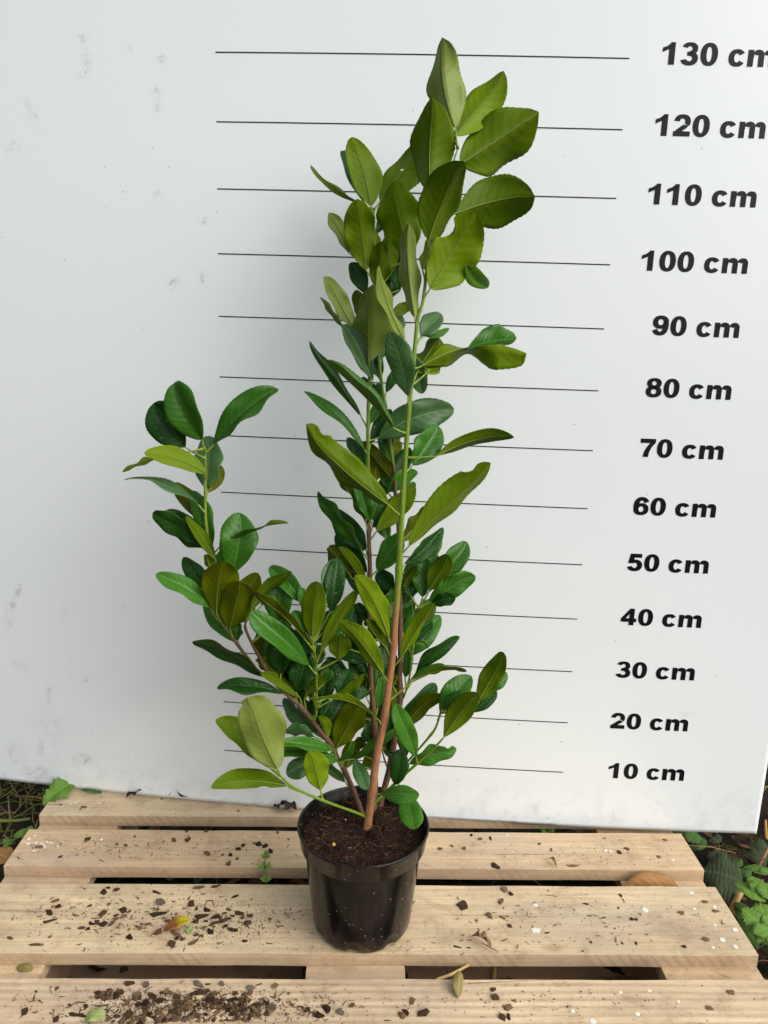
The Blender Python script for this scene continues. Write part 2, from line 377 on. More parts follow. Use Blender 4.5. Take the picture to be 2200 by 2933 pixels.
# nail dents and knots: sunken-looking dark discs with a torn rim, on the planks
M_NAIL = plain('nail_dent', S(112, 84, 62), 0.9, 0.2, 0.5, 300)
M_DROP = plain('chalky_spot', (0.70, 0.67, 0.61), 0.85, 0.2, 0.05, 200)
def disc_mesh(rx, ry, h, seed, rough=0.12, n=14):
    rr = random.Random(seed); V = []; F = []
    out = [1 + rr.uniform(-rough, rough) for _ in range(n)]
    for k in range(n):
        a = 2 * math.pi * k / n; V.append((rx * out[k] * math.cos(a), ry * out[k] * math.sin(a), 0))
    for k in range(n):
        a = 2 * math.pi * k / n; V.append((rx * .8 * out[k] * math.cos(a), ry * .8 * out[k] * math.sin(a), h))
    F.append(tuple(range(n, 2 * n)))
    for k in range(n): F.append((k, (k + 1) % n, n + (k + 1) % n, n + k))
    return mesh('disc', V, F, False)
def spline_pts(pts, sub):
    out = []
    for a, b in zip(pts[:-1], pts[1:]):
        for k in range(sub): out.append(tuple(x + (y - x) * k / sub for x, y in zip(a, b)))
    return out + [pts[-1]]
def plank_at(y):
    for k, (o, y0, y1) in PLANKS.items():
        if y0 + 0.004 < y < y1 - 0.004: return o
    return None
# (photo px, radius in px of the photograph)
nails = [(2018,2583,10,4),(1951,2615,11,5),(2049,2610,9,4),(2020,2690,12,5),(1906,2406,9,4),(1886,2455,8,4),(2092,2842,10,5),(2031,2888,11,5),(1640,2480,18,4),(112,2426,14,5),(240,2312,12,4)]
for i, (x, y, rx, ry) in enumerate(nails):
    p = onz(x, y, 0.0); o = plank_at(p.y)
    if o is None: continue
    s = 0.00058
    d = link('nail_dent', disc_mesh(rx * s, ry * 1.6 * s, 0.0007, i, 0.3), o, [M_NAIL]); d.location = p + Vector((0, 0, 0.0002)) - (PAL + o.location)
drops = [(1534,2593,9),(1848,2607,11),(1534,2665,14),(1989,2603,7),(2047,2598,8),(2028,2630,4),(2048,2650,6),(2105,2663,10),(2070,2692,10),(2042,2714,6),(2106,2712,8),(1927,2464,6),(1880,2456,6),(1855,2458,5),(1735,2436,8),(1748,2438,7),(1980,2557,8),(1777,2842,7),(1826,2904,7),(1698,2925,10),(1860,2838,6),(1640,2896,6),(1944,2869,6),
         (101,2394,6),(83,2403,7),(80,2417,7),(103,2415,7),(119,2416,7),(135,2412,7),(146,2414,6),(126,2422,6),(125,2429,6),(97,2437,6),(167,2424,6),(216,2300,5),(203,2304,5),(284,2301,5),(291,2405,7),(702,2398,5),(746,2397,6),(1453,2392,6),(1470,2440,4)]
for i, (x, y, r) in enumerate(drops):
    p = onz(x, y, 0.0); o = plank_at(p.y)
    if o is None: continue
    s = 0.00056
    d = link('white_spot', disc_mesh(r * s * .82, r * s * random.uniform(.65, 1.0), 0.0004, 100 + i, 0.16 if i != 2 else 0.4), o, [M_DROP]); d.location = p + Vector((0, 0, 0.0002)) - (PAL + o.location)
    d.rotation_euler.z = random.uniform(0, 3)

# drying cracks in the planks: thin dark wavering slits
M_CRACK = plain('wood_crack', S(70, 52, 40), .95, .05, .4, 200)
for i, pts in enumerate([[(-20, 2609), (60, 2610), (140, 2613), (185, 2614)], [(136, 2303), (180, 2306), (225, 2311)], [(1340, 2817), (1430, 2813), (1540, 2808), (1640, 2806)], [(1300, 2622), (1420, 2623), (1620, 2626), (1860, 2627)], [(300, 2427), (420, 2431), (560, 2432)], [(1420, 2448), (1600, 2447), (1760, 2450)]]):
    q = [onz(x, y, 0.0) for x, y in pts]; o = plank_at(q[1].y)
    if o is None: continue
    sp = [Vector(v) for v in spline_pts([tuple(v) for v in q], 8)]; V = []; F = []; rr = random.Random(i)
    for k, v in enumerate(sp):
        w = (0.00045 if i < 3 else 0.00028) * (1 - (k / (len(sp) - 1)) * .8) * rr.uniform(.6, 1.3); y = v.y + rr.uniform(-.0004, .0004)
        V += [Vector((max(v.x, .001), y - w, 0.0004)), Vector((max(v.x, .001), y + w, 0.0004))]
    for k in range(len(sp) - 1): F.append((2 * k, 2 * k + 2, 2 * k + 3, 2 * k + 1))
    base = PAL + o.location
    link('crack', mesh('crack', [v - base for v in V], F), o, [M_CRACK])

# ------------------------------------------------------------------ pot
PC = Vector((0.608, -0.2166, 0.0)); PH = 0.169
def pot_material():
    t = NT('black_plastic', 0.2, 0.28); o = t.obj()
    c = t.mix(t.noise(o, 30, 4), (0.0035, 0.0034, 0.0036), (0.006, 0.0056, 0.0056))
    vo = t.n('TexVoronoi', {'Scale': 170.0}); t.set(vo.inputs['Vector'], o)
    mk = t.math('GREATER_THAN', t.n('SeparateColor', {0: vo.outputs['Color']}).outputs[0], 0.80)
    sp = t.math('MULTIPLY', t.ramp(vo.outputs['Distance'], [(0.10, 1.0), (0.26, 0.0)]), mk)
    z = t.n('SeparateXYZ', {0: o}).outputs[2]
    c = t.mix(t.math('MULTIPLY', sp, 0.55), c, S(150, 142, 132))
    film = t.math('MULTIPLY', t.ramp(t.noise(t.mapping(o, (1, 1, .25)), 26, 5, 0.7), [(0.46, 0.0), (0.74, 1.0)]), 0.08)
    scuff = t.ramp(t.noise(t.mapping(o, (40, 40, 130), rot=(.4, .2, 0)), 1.0, 3, 0.6), [(0.68, 0.0), (0.72, 1.0)])
    c = t.mix(t.math('MULTIPLY', scuff, 0.22), c, S(120, 112, 104))
    c = t.mix(film, c, S(130, 116, 100))
    mud = t.math('MULTIPLY', t.ramp(z, [(0.0, 1.0), (0.045, 0.0)]), t.ramp(t.noise(o, 45, 5, 0.7), [(0.48, 0.0), (0.66, 1.0)]))
    c = t.mix(t.math('MULTIPLY', mud, 0.5), c, S(104, 82, 62))
    t.col(c); t.rgh(t.math('ADD', 0.10, t.math('MULTIPLY', t.noise(o, 14, 4), 0.20)))
    return t.m
M_POT = pot_material()
def lathe(name, prof, n=96, mod=None):
    V = []; F = []; m = len(prof)
    for k in range(n):
        a = 2 * math.pi * k / n
        for j, (r, z) in enumerate(prof):
            r2, z2 = mod(a, j, r, z) if mod else (r, z)
            V.append((r2 * math.cos(a), r2 * math.sin(a), z2))
    for k in range(n):
        for j in range(m - 1):
            a0 = k * m + j; b0 = ((k + 1) % n) * m + j
            F.append((a0, b0, b0 + 1, a0 + 1))
    return mesh(name, V, F, True)
pot = empty('plant_pot', PC, 'glossy black plastic nursery pot dusted with soil standing on the pallet', 'plant pot')
def potmod(a, j, r, z):
    if j <= 4 and z < 0.012:
        d = (math.degrees(a) + 90 + 18) % 45
        if 0 < d < 17 and j >= 1: return r - (0.002 if j > 1 else 0), z + 0.0065
    return r, z
wall_prof = [(0.058, 0.0005), (0.066, 0.0005), (0.0705, 0.0012), (0.0742, 0.006), (0.0760, 0.0125), (0.0775, 0.03), (0.0835, 0.085), (0.0885, 0.1335), (0.0890, 0.1420)]
wall_prof += [(0.0868, 0.1420), (0.0862, 0.1335), (0.0815, 0.085), (0.0750, 0.02), (0.0735, 0.012), (0.0, 0.011)]
link('pot_wall', lathe('pot_wall', wall_prof, 96, potmod), pot, [M_POT])
rim_prof = [(0.0890, 0.1385), (0.0935, 0.1390), (0.0948, 0.1405), (0.0978, 0.1640), (0.0995, 0.1660), (0.0997, 0.1680), (0.0990, 0.1692), (0.0972, 0.1692), (0.0962, 0.1675), (0.0930, 0.1440), (0.0888, 0.1400)]
link('rim_band', lathe('rim_band', rim_prof, 96), pot, [M_POT])

# soil in the pot
def peat_material():
    t = NT('peat', 0.95, 0.15); o = t.obj(); n1 = t.noise(o, 45, 6, 0.7); n2 = t.noise(o, 260, 4, 0.7)
    c = t.ramp(n1, [(0.28, S(18, 13, 11)), (0.55, S(38, 26, 21)), (0.8, S(62, 43, 33))])
    c = t.mix(t.ramp(n2, [(0.60, 0.0), (0.70, 1.0)]), c, S(98, 72, 54))
    t.col(c); t.nor(t.bump(t.math('ADD', n1, n2), 1.0, 0.004)); return t.m
M_PEAT = peat_material()
SZ = 0.1515
def soil_h(x, y):
    return SZ + 0.007 * vnoise(x * 22, y * 22) + 0.0055 * vnoise(x * 75, y * 75, 1) + 0.002 * vnoise(x * 180, y * 180, 3)
def soil():
    nr, na = 34, 100; V = [(0, 0, soil_h(0, 0))]; F = []
    for i in range(1, nr + 1):
        r = 0.0942 * i / nr
        for k in range(na):
            a = 2 * math.pi * k / na; x, y = r * math.cos(a), r * math.sin(a)
            V.append((x, y, soil_h(x, y) + (-0.004 * max(0, (r - 0.08) / 0.0142))))
    for k in range(na): F.append((0, 1 + k, 1 + (k + 1) % na))
    for i in range(nr - 1):
        for k in range(na):
            a = 1 + i * na + k; b = 1 + i * na + (k + 1) % na
            F.append((a, a + na, b + na, b))
    o = link('potting_soil', mesh('potting_soil', V, F, True), None, [M_PEAT], PC)
    tag(o, 'dark brown fibrous peat soil filling the black pot', 'soil', kind='stuff')
    # fibres and crumbs
    rr = random.Random(3); V = []; F = []; MI = []
    for q in range(620):
        a = rr.uniform(0, 6.283); r = 0.088 * math.sqrt(rr.random()); x, y = r * math.cos(a), r * math.sin(a); z = soil_h(x, y)
        L = rr.uniform(0.003, 0.014); th = rr.uniform(0, 6.283); w = rr.uniform(0.00015, 0.0004); el = rr.uniform(-0.1, 0.5)
        d = Vector((math.cos(th), math.sin(th), el)); s = Vector((-math.sin(th), math.cos(th), 0)) * w; up = Vector((0, 0, w))
        p0 = Vector((x, y, z + 0.0005)); p1 = p0 + d * L * .5 + Vector((0, 0, rr.uniform(-.0005, .002))); p2 = p0 + d * L + s * rr.uniform(-8, 8); b = len(V)
        for p in (p0, p1, p2): V += [p - s, p + s, p + up * 1.5]
        for k in range(2):
            for i in range(3): F.append((b + 3 * k + i, b + 3 * k + (i + 1) % 3, b + 3 * k + 3 + (i + 1) % 3, b + 3 * k + 3 + i)); MI.append(0 if q % 6 else 1)
    for q in range(520):
        a = rr.uniform(0, 6.283); r = 0.09 * math.sqrt(rr.random()); x, y = r * math.cos(a), r * math.sin(a); z = soil_h(x, y); b = len(V); s = rr.uniform(0.0008, 0.0028)
        for k in range(4):
            t = rr.uniform(0, 6.283); V.append(Vector((x + s * math.cos(k * 1.57 + t * .2), y + s * math.sin(k * 1.57 + t * .2), z - 0.0003 + rr.uniform(0, .3) * s)))
        V.append(Vector((x, y, z + s * rr.uniform(.5, 1.2))))
        for k in range(4): F.append((b + k, b + (k + 1) % 4, b + 4)); MI.append(2 if q % 60 else 3)
    me = mesh('soil_fibres', V, F); 
    f = link('soil_fibres', me, o, [plain('fibre_brown', S(82, 56, 40), 0.9, .1), plain('fibre_tan', S(122, 94, 70), 0.9, .1), plain('peat_crumb', S(50, 35, 27), .95, .1), plain('perlite', S(170, 166, 160), .9, .1)])
    f['kind'] = 'stuff'
    for p, i in zip(me.polygons, MI): p.material_index = i
soil()
pp = onz(956.0, 2416, SZ + 0.003)
bm = bmesh.new(); bmesh.ops.create_icosphere(bm, subdivisions=2, radius=0.0026)
for v in bm.verts: v.co *= 1 + 0.12 * vnoise(v.co.x * 900, v.co.y * 900)
me = bpy.data.meshes.new('pellet'); bm.to_mesh(me); bm.free()
tag(link('fertiliser_pellet', me, None, [plain('yellow_pellet', S(214, 186, 60), .5, .4)], Vector((pp.x, pp.y, soil_h(pp.x - PC.x, pp.y - PC.y) + 0.0018))), 'tiny yellow fertiliser pellet lying on the dark soil', 'pellet')

# ------------------------------------------------------------------ laurel: leaf materials
def leaf_material(name, lo, hi, vein, rough, spec, trans, gloss_var=0.1, vein_amt=0.35, dots=0.0):
    t = NT(name, rough, spec); uv = t.uv(); sep = t.n('SeparateXYZ', {0: uv}); u, v = sep.outputs[0], sep.outputs[1]; o = t.obj(); r = t.rnd()
    a = t.math('MULTIPLY', t.math('ABSOLUTE', t.math('SUBTRACT', u, 0.5)), 2.0)
    side = t.math('MULTIPLY', t.math('GREATER_THAN', u, 0.5), 0.45)
    wob = t.math('MULTIPLY', t.noise(o, 40, 2), 0.5)
    ph = t.math('ADD', t.math('ADD', t.math('SUBTRACT', t.math('MULTIPLY', v, 8.5), t.math('MULTIPLY', t.math('POWER', a, 1.25), 1.9)), side), wob)
    fr = t.math('FRACT', ph); lat = t.math('ABSOLUTE', t.math('SUBTRACT', fr, 0.5))           # 0.5 on the vein line
    vl = t.math('MULTIPLY', t.ramp(lat, [(0.43, 0.0), (0.495, 1.0)]), t.ramp(a, [(0.55, 1.0), (0.95, 0.0)]))
    mid = t.ramp(a, [(0.015, 1.0), (0.055, 0.0)])
    net = t.n('TexVoronoi', {'Scale': 260.0}, feature='DISTANCE_TO_EDGE'); t.set(net.inputs['Vector'], o)
    nv = t.ramp(net.outputs['Distance'], [(0.02, 1.0), (0.10, 0.0)])
    nz = t.noise(o, 32, 4, 0.6)
    f = t.math('ADD', t.math('MULTIPLY', nz, 0.7), t.math('MULTIPLY', r, 0.45), True)
    c = t.mix(t.ramp(f, [(0.2, 0.0), (0.85, 1.0)]), lo, hi)
    c = t.mix(t.math('MULTIPLY', vl, vein_amt), c, vein)
    c = t.mix(t.math('MULTIPLY', nv, vein_amt * 0.3), c, vein)
    c = t.mix(t.math('MULTIPLY', mid, 0.85), c, vein)
    vo = t.n('TexVoronoi', {'Scale': 62.0}); t.set(vo.inputs['Vector'], o)
    mk = t.math('GREATER_THAN', t.n('SeparateColor', {0: vo.outputs['Color']}).outputs[0], 0.90)
    sp = t.math('MULTIPLY', t.ramp(vo.outputs['Distance'], [(0.05, 1.0), (0.09, 0.0)]), mk)
    c = t.mix(t.math('MULTIPLY', sp, 0.75), c, S(50, 42, 18))
    if dots:
        d = t.ramp(t.noise(o, 260, 3), [(0.66, 0.0), (0.70, 1.0)]); c = t.mix(t.math('MULTIPLY', d, dots), c, S(176, 184, 170))
    bl = t.ramp(t.noise(o, 16, 4, 0.65), [(0.60, 0.0), (0.74, 1.0)])
    c = t.mix(t.math('MULTIPLY', bl, 0.16), c, S(120, 100, 30))
    t.col(c)
    puff = t.math('MULTIPLY', t.math('SUBTRACT', 0.5, lat), t.math('SUBTRACT', 1.0, t.math('MULTIPLY', a, 0.5)))
    h = t.math('ADD', t.math('MULTIPLY', puff, -0.8), t.math('MULTIPLY', t.noise(o, 110, 3), 0.25))
    t.nor(t.bump(h, 0.38, 0.0026)); t.rgh(t.math('ADD', rough - gloss_var / 2, t.math('MULTIPLY', t.noise(o, 60, 3), gloss_var)))
    tr = t.n('BsdfTranslucent'); t.set(tr.inputs['Color'], t.mix(0.5, c, (min(1, hi[0] * 2.6), min(1, hi[1] * 2.3), hi[2] * 0.8)))
    mx = t.n('MixShader', {0: trans}); t.t.links.new(t.b.outputs[0], mx.inputs[1]); t.t.links.new(tr.outputs[0], mx.inputs[2])
    t.t.links.new(mx.outputs[0], t.out.inputs['Surface'])
    return t.m
LM = {
 'ty': leaf_material('leaf_top_young', (0.048, 0.145, 0.004), (0.085, 0.210, 0.009), (0.18, 0.28, 0.05), 0.32, 0.2, 0.4),
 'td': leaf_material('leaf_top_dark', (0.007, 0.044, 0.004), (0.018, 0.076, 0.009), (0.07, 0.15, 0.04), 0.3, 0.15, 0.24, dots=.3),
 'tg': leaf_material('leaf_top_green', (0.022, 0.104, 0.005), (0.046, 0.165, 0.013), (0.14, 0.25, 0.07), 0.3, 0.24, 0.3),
 'tb': leaf_material('leaf_top_bluish', (0.040, 0.114, 0.030), (0.068, 0.160, 0.048), (0.17, 0.27, 0.11), 0.34, 0.34, 0.28),
 'tl': leaf_material('leaf_top_light', (0.038, 0.165, 0.010), (0.075, 0.235, 0.022), (0.20, 0.35, 0.10), 0.3, 0.26, 0.38, dots=.25),
 'uo': leaf_material('leaf_under_olive', (0.086, 0.150, 0.001), (0.134, 0.216, 0.004), (0.19, 0.24, 0.04), 0.42, 0.12, 0.4, vein_amt=0.34),
 'ub': leaf_material('leaf_under_brown', (0.084, 0.116, 0.000), (0.126, 0.160, 0.002), (0.13, 0.14, 0.02), 0.42, 0.12, 0.36, vein_amt=0.34),
 'uy': leaf_material('leaf_under_yellow', (0.142, 0.228, 0.002), (0.215, 0.322, 0.006), (0.27, 0.33, 0.06), 0.42, 0.15, 0.44, vein_amt=0.34),
 'up': leaf_material('leaf_under_pale', (0.195, 0.260, 0.040), (0.275, 0.345, 0.075), (0.33, 0.39, 0.13), 0.4, 0.28, 0.4, vein_amt=0.38),
}
M_RIB = plain('leaf_midrib', (0.160, 0.215, 0.030), 0.5, 0.2, 0.2, 90)
M_STALK = plain('leaf_stalk_green', (0.19, 0.26, 0.035), 0.45, 0.4, 0.2, 90)

def frac_profile(v, a=1.12, b=0.56):
    if v <= 0 or v >= 1: return 0.0
    p = max(0.0, math.sin(math.pi * v ** a)) ** b
    if v < 0.22: p *= 0.78 + v
    return p

def leaf_surface(name, M, HL, HR, N_l, N_r, mats, opts=None, rng=random, NV=34, teeth=0.013, nteeth=17, th=0.00022, prof=frac_profile, wave=0.12, bulge=0.10):
    """M, HL, HR, N_l, N_r: functions of v (0 base, 1 tip): midrib point, half-width vectors, upper-side normals of each half."""
    opts = opts or {}; qs = [0, .3, .58, .82, 1.0]; nq = len(qs); cols = 2 * nq - 1
    ph = [rng.uniform(0, 6.28), rng.uniform(0, 6.28)]; k = rng.uniform(1.2, 2.6)
    notch = opts.get('n', []); hole = opts.get('h', [])
    vs = [i / NV for i in range(NV + 1)]
    grid = []; nor = []; uvs = []
    for v in vs:
        m = M(v); hl, hr = HL(v), HR(v); nl, nr_ = N_l(v), N_r(v); row = []; rn = []; ru = []
        pr = prof(v)
        for side in (-1, 1):
            h, n = (hl, nl) if side < 0 else (hr, nr_)
            w = h.length; f = pr
            for (sd, a, b, amt) in notch:
                if sd == side and a < v < b: f *= 1 - amt * math.sin(math.pi * (v - a) / (b - a)) ** 0.5
            if v > 0.2: f *= 1 + teeth * (abs(((v * nteeth) % 1.0) - 0.5) * 4 - 1) * (0.5 + v)
            f *= 1 + 0.03 * math.sin(v * 11 + ph[0] * side)
            seq = []
            for q in qs:
                z = w * (bulge * math.sin(math.pi * min(1, q * 0.9)) * pr + wave * q * q * pr * math.sin(6.283 * k * v + ph[(side + 1) // 2]))
                seq.append((m + h * (q * f) + n * z, n, (0.5 + 0.5 * side * q, v)))
            if side < 0: row += [s for s in reversed(seq)]
            else:
                avg = (nl + nr_); avg = avg.normalized() if avg.length > 1e-6 else nl
                row[-1] = (m - avg * (w * 0.03 * pr), avg, (0.5, v)); row += seq[1:]
        grid.append(row)
    V = []; F = []; UV = []; MI = []
    for s in (1, -1):
        for row in grid:
            for p, n, u in row: V.append(p + n * (th * s)); UV.append(u)
    nb = (NV + 1) * cols
    dead = set()
    for (hv, hu, rad) in hole:
        for i in range(NV):
            for j in range(cols - 1):
                vv = (vs[i] + vs[i + 1]) / 2; uu = (grid[i][j][2][0] + grid[i][j + 1][2][0]) / 2
                if abs(vv - hv) < rad and abs(uu - hu) < rad * 2.2: dead.add((i, j))
    for i in range(NV):
        for j in range(cols - 1):
            if (i, j) in dead: continue
            a = i * cols + j; b = a + 1; c = b + cols; d = a + cols
            F.append((a, b, c, d)); MI.append(0)
            F.append((nb + d, nb + c, nb + b, nb + a)); MI.append(1)
    for i in range(NV):
        a = i * cols; d = a + cols; F.append((a, d, nb + d, nb + a)); MI.append(1)
        a = i * cols + cols - 1; d = a + cols; F.append((nb + a, nb + d, d, a)); MI.append(1)
    # the upper side of a flat blade has its normals along +n when going right x tip
    org = M(0.0)
    me = mesh(name, [p - org for p in V], F, True)
    for p, i in zip(me.polygons, MI): p.material_index = i
    l = me.uv_layers.new(name='UVMap')
    for lp in me.loops: l.data[lp.index].uv = UV[lp.vertex_index]
    return me, org

def tube(pts, rads, n=7, cap=True):
    V = []; F = []; up = Vector((0.31, 0.2, 0.93))
    for i, p in enumerate(pts):
        d = (pts[min(i + 1, len(pts) - 1)] - pts[max(i - 1, 0)])
        d = d.normalized() if d.length > 1e-9 else Vector((0, 0, 1))
        s = d.cross(up); s = s.normalized() if s.length > 1e-5 else d.cross(Vector((1, 0, 0))).normalized(); w = s.cross(d)
        for k in range(n):
            a = 2 * math.pi * k / n; V.append(p + (s * math.cos(a) + w * math.sin(a)) * rads[i])
    for i in range(len(pts) - 1):
        for k in range(n): F.append((i * n + k, i * n + (k + 1) % n, (i + 1) * n + (k + 1) % n, (i + 1) * n + k))
    if cap: F.append(tuple(reversed(range(n)))); F.append(tuple(range((len(pts) - 1) * n, len(pts) * n)))
    return V, F
def spline(pts, sub=6):          # Catmull-Rom through tuples
    out = []; n = len(pts)
    for i in range(n - 1):
        p0, p1, p2, p3 = pts[max(i - 1, 0)], pts[i], pts[i + 1], pts[min(i + 2, n - 1)]
        for s in range(sub):
            t = s / sub
            out.append(tuple(0.5 * (2 * b + (c - a) * t + (2 * a - 5 * b + 4 * c - d) * t * t + (3 * b - a - 3 * c + d) * t ** 3) for a, b, c, d in zip(p0, p1, p2, p3)))
    out.append(tuple(pts[-1])); return out

# ------------------------------------------------------------------ laurel: stems   (px x, px y, Y in the place, radius px)
STEMS = {
 'S1': [(1052,2400,-.203,13),(1053,2368,-.203,12.5),(1060,2313,-.203,12),(1066,2263,-.204,11.5),(1082,2150,-.206,11),(1100,2065,-.207,11),(1112,1975,-.208,10.5),(1125,1875,-.209,10),(1132,1778,-.209,9.5),(1139,1690,-.208,9.5),(1145,1590,-.206,9),(1148,1525,-.205,8.5),(1155,1400,-.202,7.5),(1163,1288,-.199,7),(1171,1175,-.196,6.5),(1180,1088,-.193,6.2),(1185,1035,-.191,6),(1191,965,-.188,5.8),(1198,905,-.186,5.2),(1211,865,-.184,4.8),(1221,785,-.181,4.5),(1227,715,-.178,4),(1240,640,-.174,3.6),(1270,550,-.168,3.2),(1300,460,-.162,2.6),(1311,425,-.16,1.8)],
 'S2': [(1072,2330,-.165,8),(1074,2230,-.150,8),(1073,2100,-.147,8),(1068,2020,-.146,7.5),(1062,1935,-.145,7.2),(1060,1785,-.142,6.8),(1060,1650,-.138,6.5),(1057,1550,-.135,6.2),(1056,1487,-.133,6),(1056,1450,-.132,5.6),(1054,1325,-.128,5.2),(1054,1225,-.125,5),(1056,1150,-.122,4.8),(1058,1075,-.119,4.2),(1056,1060,-.118,3)],
 'S3': [(1080,2345,-.147,9.5),(1087,2308,-.145,9.5),(1110,2225,-.140,9),(1123,2163,-.137,9),(1136,2080,-.134,8.6),(1147,2000,-.131,8.2),(1145,1937,-.128,7.6),(1147,1895,-.126,7),(1146,1700,-.120,6),(1139,1480,-.112,5.2),(1132,1400,-.108,5),(1130,1355,-.106,5),(1114,1250,-.102,4.8),(1101,1150,-.098,4.6),(1092,1090,-.095,4.4),(1083,1000,-.090,4.4),(1080,900,-.085,4),(1075,785,-.079,3.6),(1073,680,-.074,3.2),(1070,600,-.070,2.4)],
 'S4': [(1040,2362,-.170,8),(1037,2333,-.169,8),(1015,2270,-.168,7.5),(990,2215,-.170,7.2),(970,2177,-.174,7),(950,2137,-.180,7.2),(913,2087,-.186,7.5),(880,2045,-.190,7.5),(850,2012,-.193,6.8),(817,1985,-.195,6.2),(785,1950,-.197,5.6),(760,1915,-.199,5),(740,1877,-.200,4.6),(725,1850,-.2,4.2),(703,1800,-.2,3.6),(706,1775,-.2,2.4)],
 'S4b': [(775,1945,-.197,4),(742,1925,-.197,4.4),(708,1882,-.195,4.2),(683,1850,-.193,4),(640,1792,-.19,4),(615,1760,-.187,4.4),(606,1700,-.184,4.6),(609,1650,-.180,5),(613,1612,-.178,5.2),(600,1567,-.172,5),(589,1484,-.165,4.6),(588,1412,-.158,4.4),(587,1368,-.154,4),(589,1303,-.148,3),(586,1285,-.146,2)],
 'S5': [(1060,2346,-.2,3.5),(1040,2336,-.205,4.2),(1015,2326,-.214,4.2),(925,2293,-.240,4),(840,2255,-.262,3.8),(797,2215,-.274,3.4),(772,2197,-.28,2.2)],
 'S6': [(1066,2310,-.198,3.2),(1090,2283,-.192,3.6),(1125,2250,-.186,4),(1195,2187,-.188,3.6),(1240,2146,-.196,3.4),(1268,2116,-.2,2.6)],
 'S6b': [(1130,2235,-.155,2.6),(1165,2185,-.165,2.8),(1200,2145,-.168,2.8),(1235,2104,-.170,3.6),(1250,2080,-.170,3.2),(1262,2040,-.172,2.0)],
 'S8': [(880,2052,-.190,3),(900,2060,-.196,3.4),(906,2040,-.198,3.4),(907,1960,-.205,3.2),(906,1897,-.21,3),(898,1860,-.212,2.8),(894,1842,-.213,2)],
 'S10': [(1148,2010,-.132,2.6),(1160,1988,-.136,2.8),(1172,1945,-.140,2.8),(1179,1890,-.142,2.6),(1185,1840,-.142,2.4),(1199,1750,-.140,2.2),(1210,1728,-.140,2.2),(1230,1692,-.140,1.6)],
 'S11': [(985,2210,-.170,3),(972,2185,-.178,3.2),(962,2172,-.184,2)],
 'S12': [(1108,2195,-.14,2.6),(1100,2170,-.15,2.2),(1092,2140,-.152,1.8)],
}
STEM_PX = {}; STEM_3D = {}
for k, pts in STEMS.items():
    sp = spline(pts, 5); STEM_PX[k] = sp
    STEM_3D[k] = [(P(x, y, depth_at_Y(x, y, Y)), r * depth_at_Y(x, y, Y) / FPX) for x, y, Y, r in sp]
PB = Vector((PC.x + 0.01, PC.y + 0.02, SZ - 0.004))
plant = empty('laurel_plant', PB, 'tall leafy green laurel with several stems growing out of the black pot', 'plant')
def stem_material(name, b0, b1):
    t = NT(name, 0.5, 0.35); o = t.obj(); at = t.n('Attribute', attribute_name='bark').outputs['Fac']
    nz = t.noise(t.mapping(o, (160, 160, 30)), 1.0, 4, 0.65); f = t.math('ADD', at, t.math('MULTIPLY', t.math('SUBTRACT', nz, 0.5), 0.55), True)
    br = t.mix(t.noise(o, 90, 5, 0.75), b0, b1)
    gr = t.mix(t.noise(o, 40, 3), (0.090, 0.170, 0.006), (0.150, 0.235, 0.012))
    c = t.mix(t.ramp(f, [(0.35, 0.0), (0.65, 1.0)]), gr, br)
    vo = t.n('TexVoronoi', {'Scale': 1.0}); t.set(vo.inputs['Vector'], t.mapping(o, (420, 420, 300)))
    mk = t.math('GREATER_THAN', t.n('SeparateColor', {0: vo.outputs['Color']}).outputs[0], 0.72)
    c = t.mix(t.math('MULTIPLY', t.math('MULTIPLY', t.ramp(vo.outputs['Distance'], [(0.15, 1.0), (0.35, 0.0)]), mk), t.math('MULTIPLY', t.ramp(f, [(0.2, 0.0), (0.6, 1.0)]), 0.6)), c, S(196, 150, 112))
    c = t.mix(t.ramp(t.noise(o, 240, 3), [(0.66, 0.0), (0.72, 0.5)]), c, S(76, 58, 34))
    t.col(c); t.nor(t.bump(nz, 0.9, 0.002)); return t.m
M_STEM = stem_material('laurel_stem', S(112, 76, 50), S(178, 124, 86)); M_STEM_D = stem_material('laurel_stem_dark', S(62, 44, 34), S(122, 88, 66))
BARK = {'S1': (1480, 1990), 'S2': (1430, 1490), 'S3': (1300, 1360), 'S4': (1700, 1780), 'S4b': (1600, 1950), 'S5': (3000, 3100), 'S6': (3000, 3100), 'S6b': (3000, 3100), 'S8': (3000, 3100), 'S10': (1900, 2200), 'S11': (2180, 2230), 'S12': (2100, 2170)}
for k, pr in STEM_3D.items():
    pts = [a for a, b in pr]; rads = []
    for i, (a, b) in enumerate(pr):
        rads.append(b * (1 + 0.05 * vnoise(i * 1.7, 3.1, hash(k) % 7 if False else len(k)) + (0.22 if i % 11 == 4 else 0.08 if i % 11 in (3, 5) else 0)))
    V, F = tube(pts, rads, 12)
    me = mesh('stem', [v - PB for v in V], F, True)
    at = me.attributes.new('bark', 'FLOAT', 'POINT'); y0, y1 = BARK[k]
    for i in range(len(pts)):
        y = STEM_PX[k][i][1]; f = min(1, max(0, (y - y0) / (y1 - y0)))
        for j in range(12): at.data[i * 12 + j].value = f
    link('stem', me, plant, [M_STEM if k in ('S1', 'S5', 'S6', 'S6b', 'S8', 'S10') else M_STEM_D])

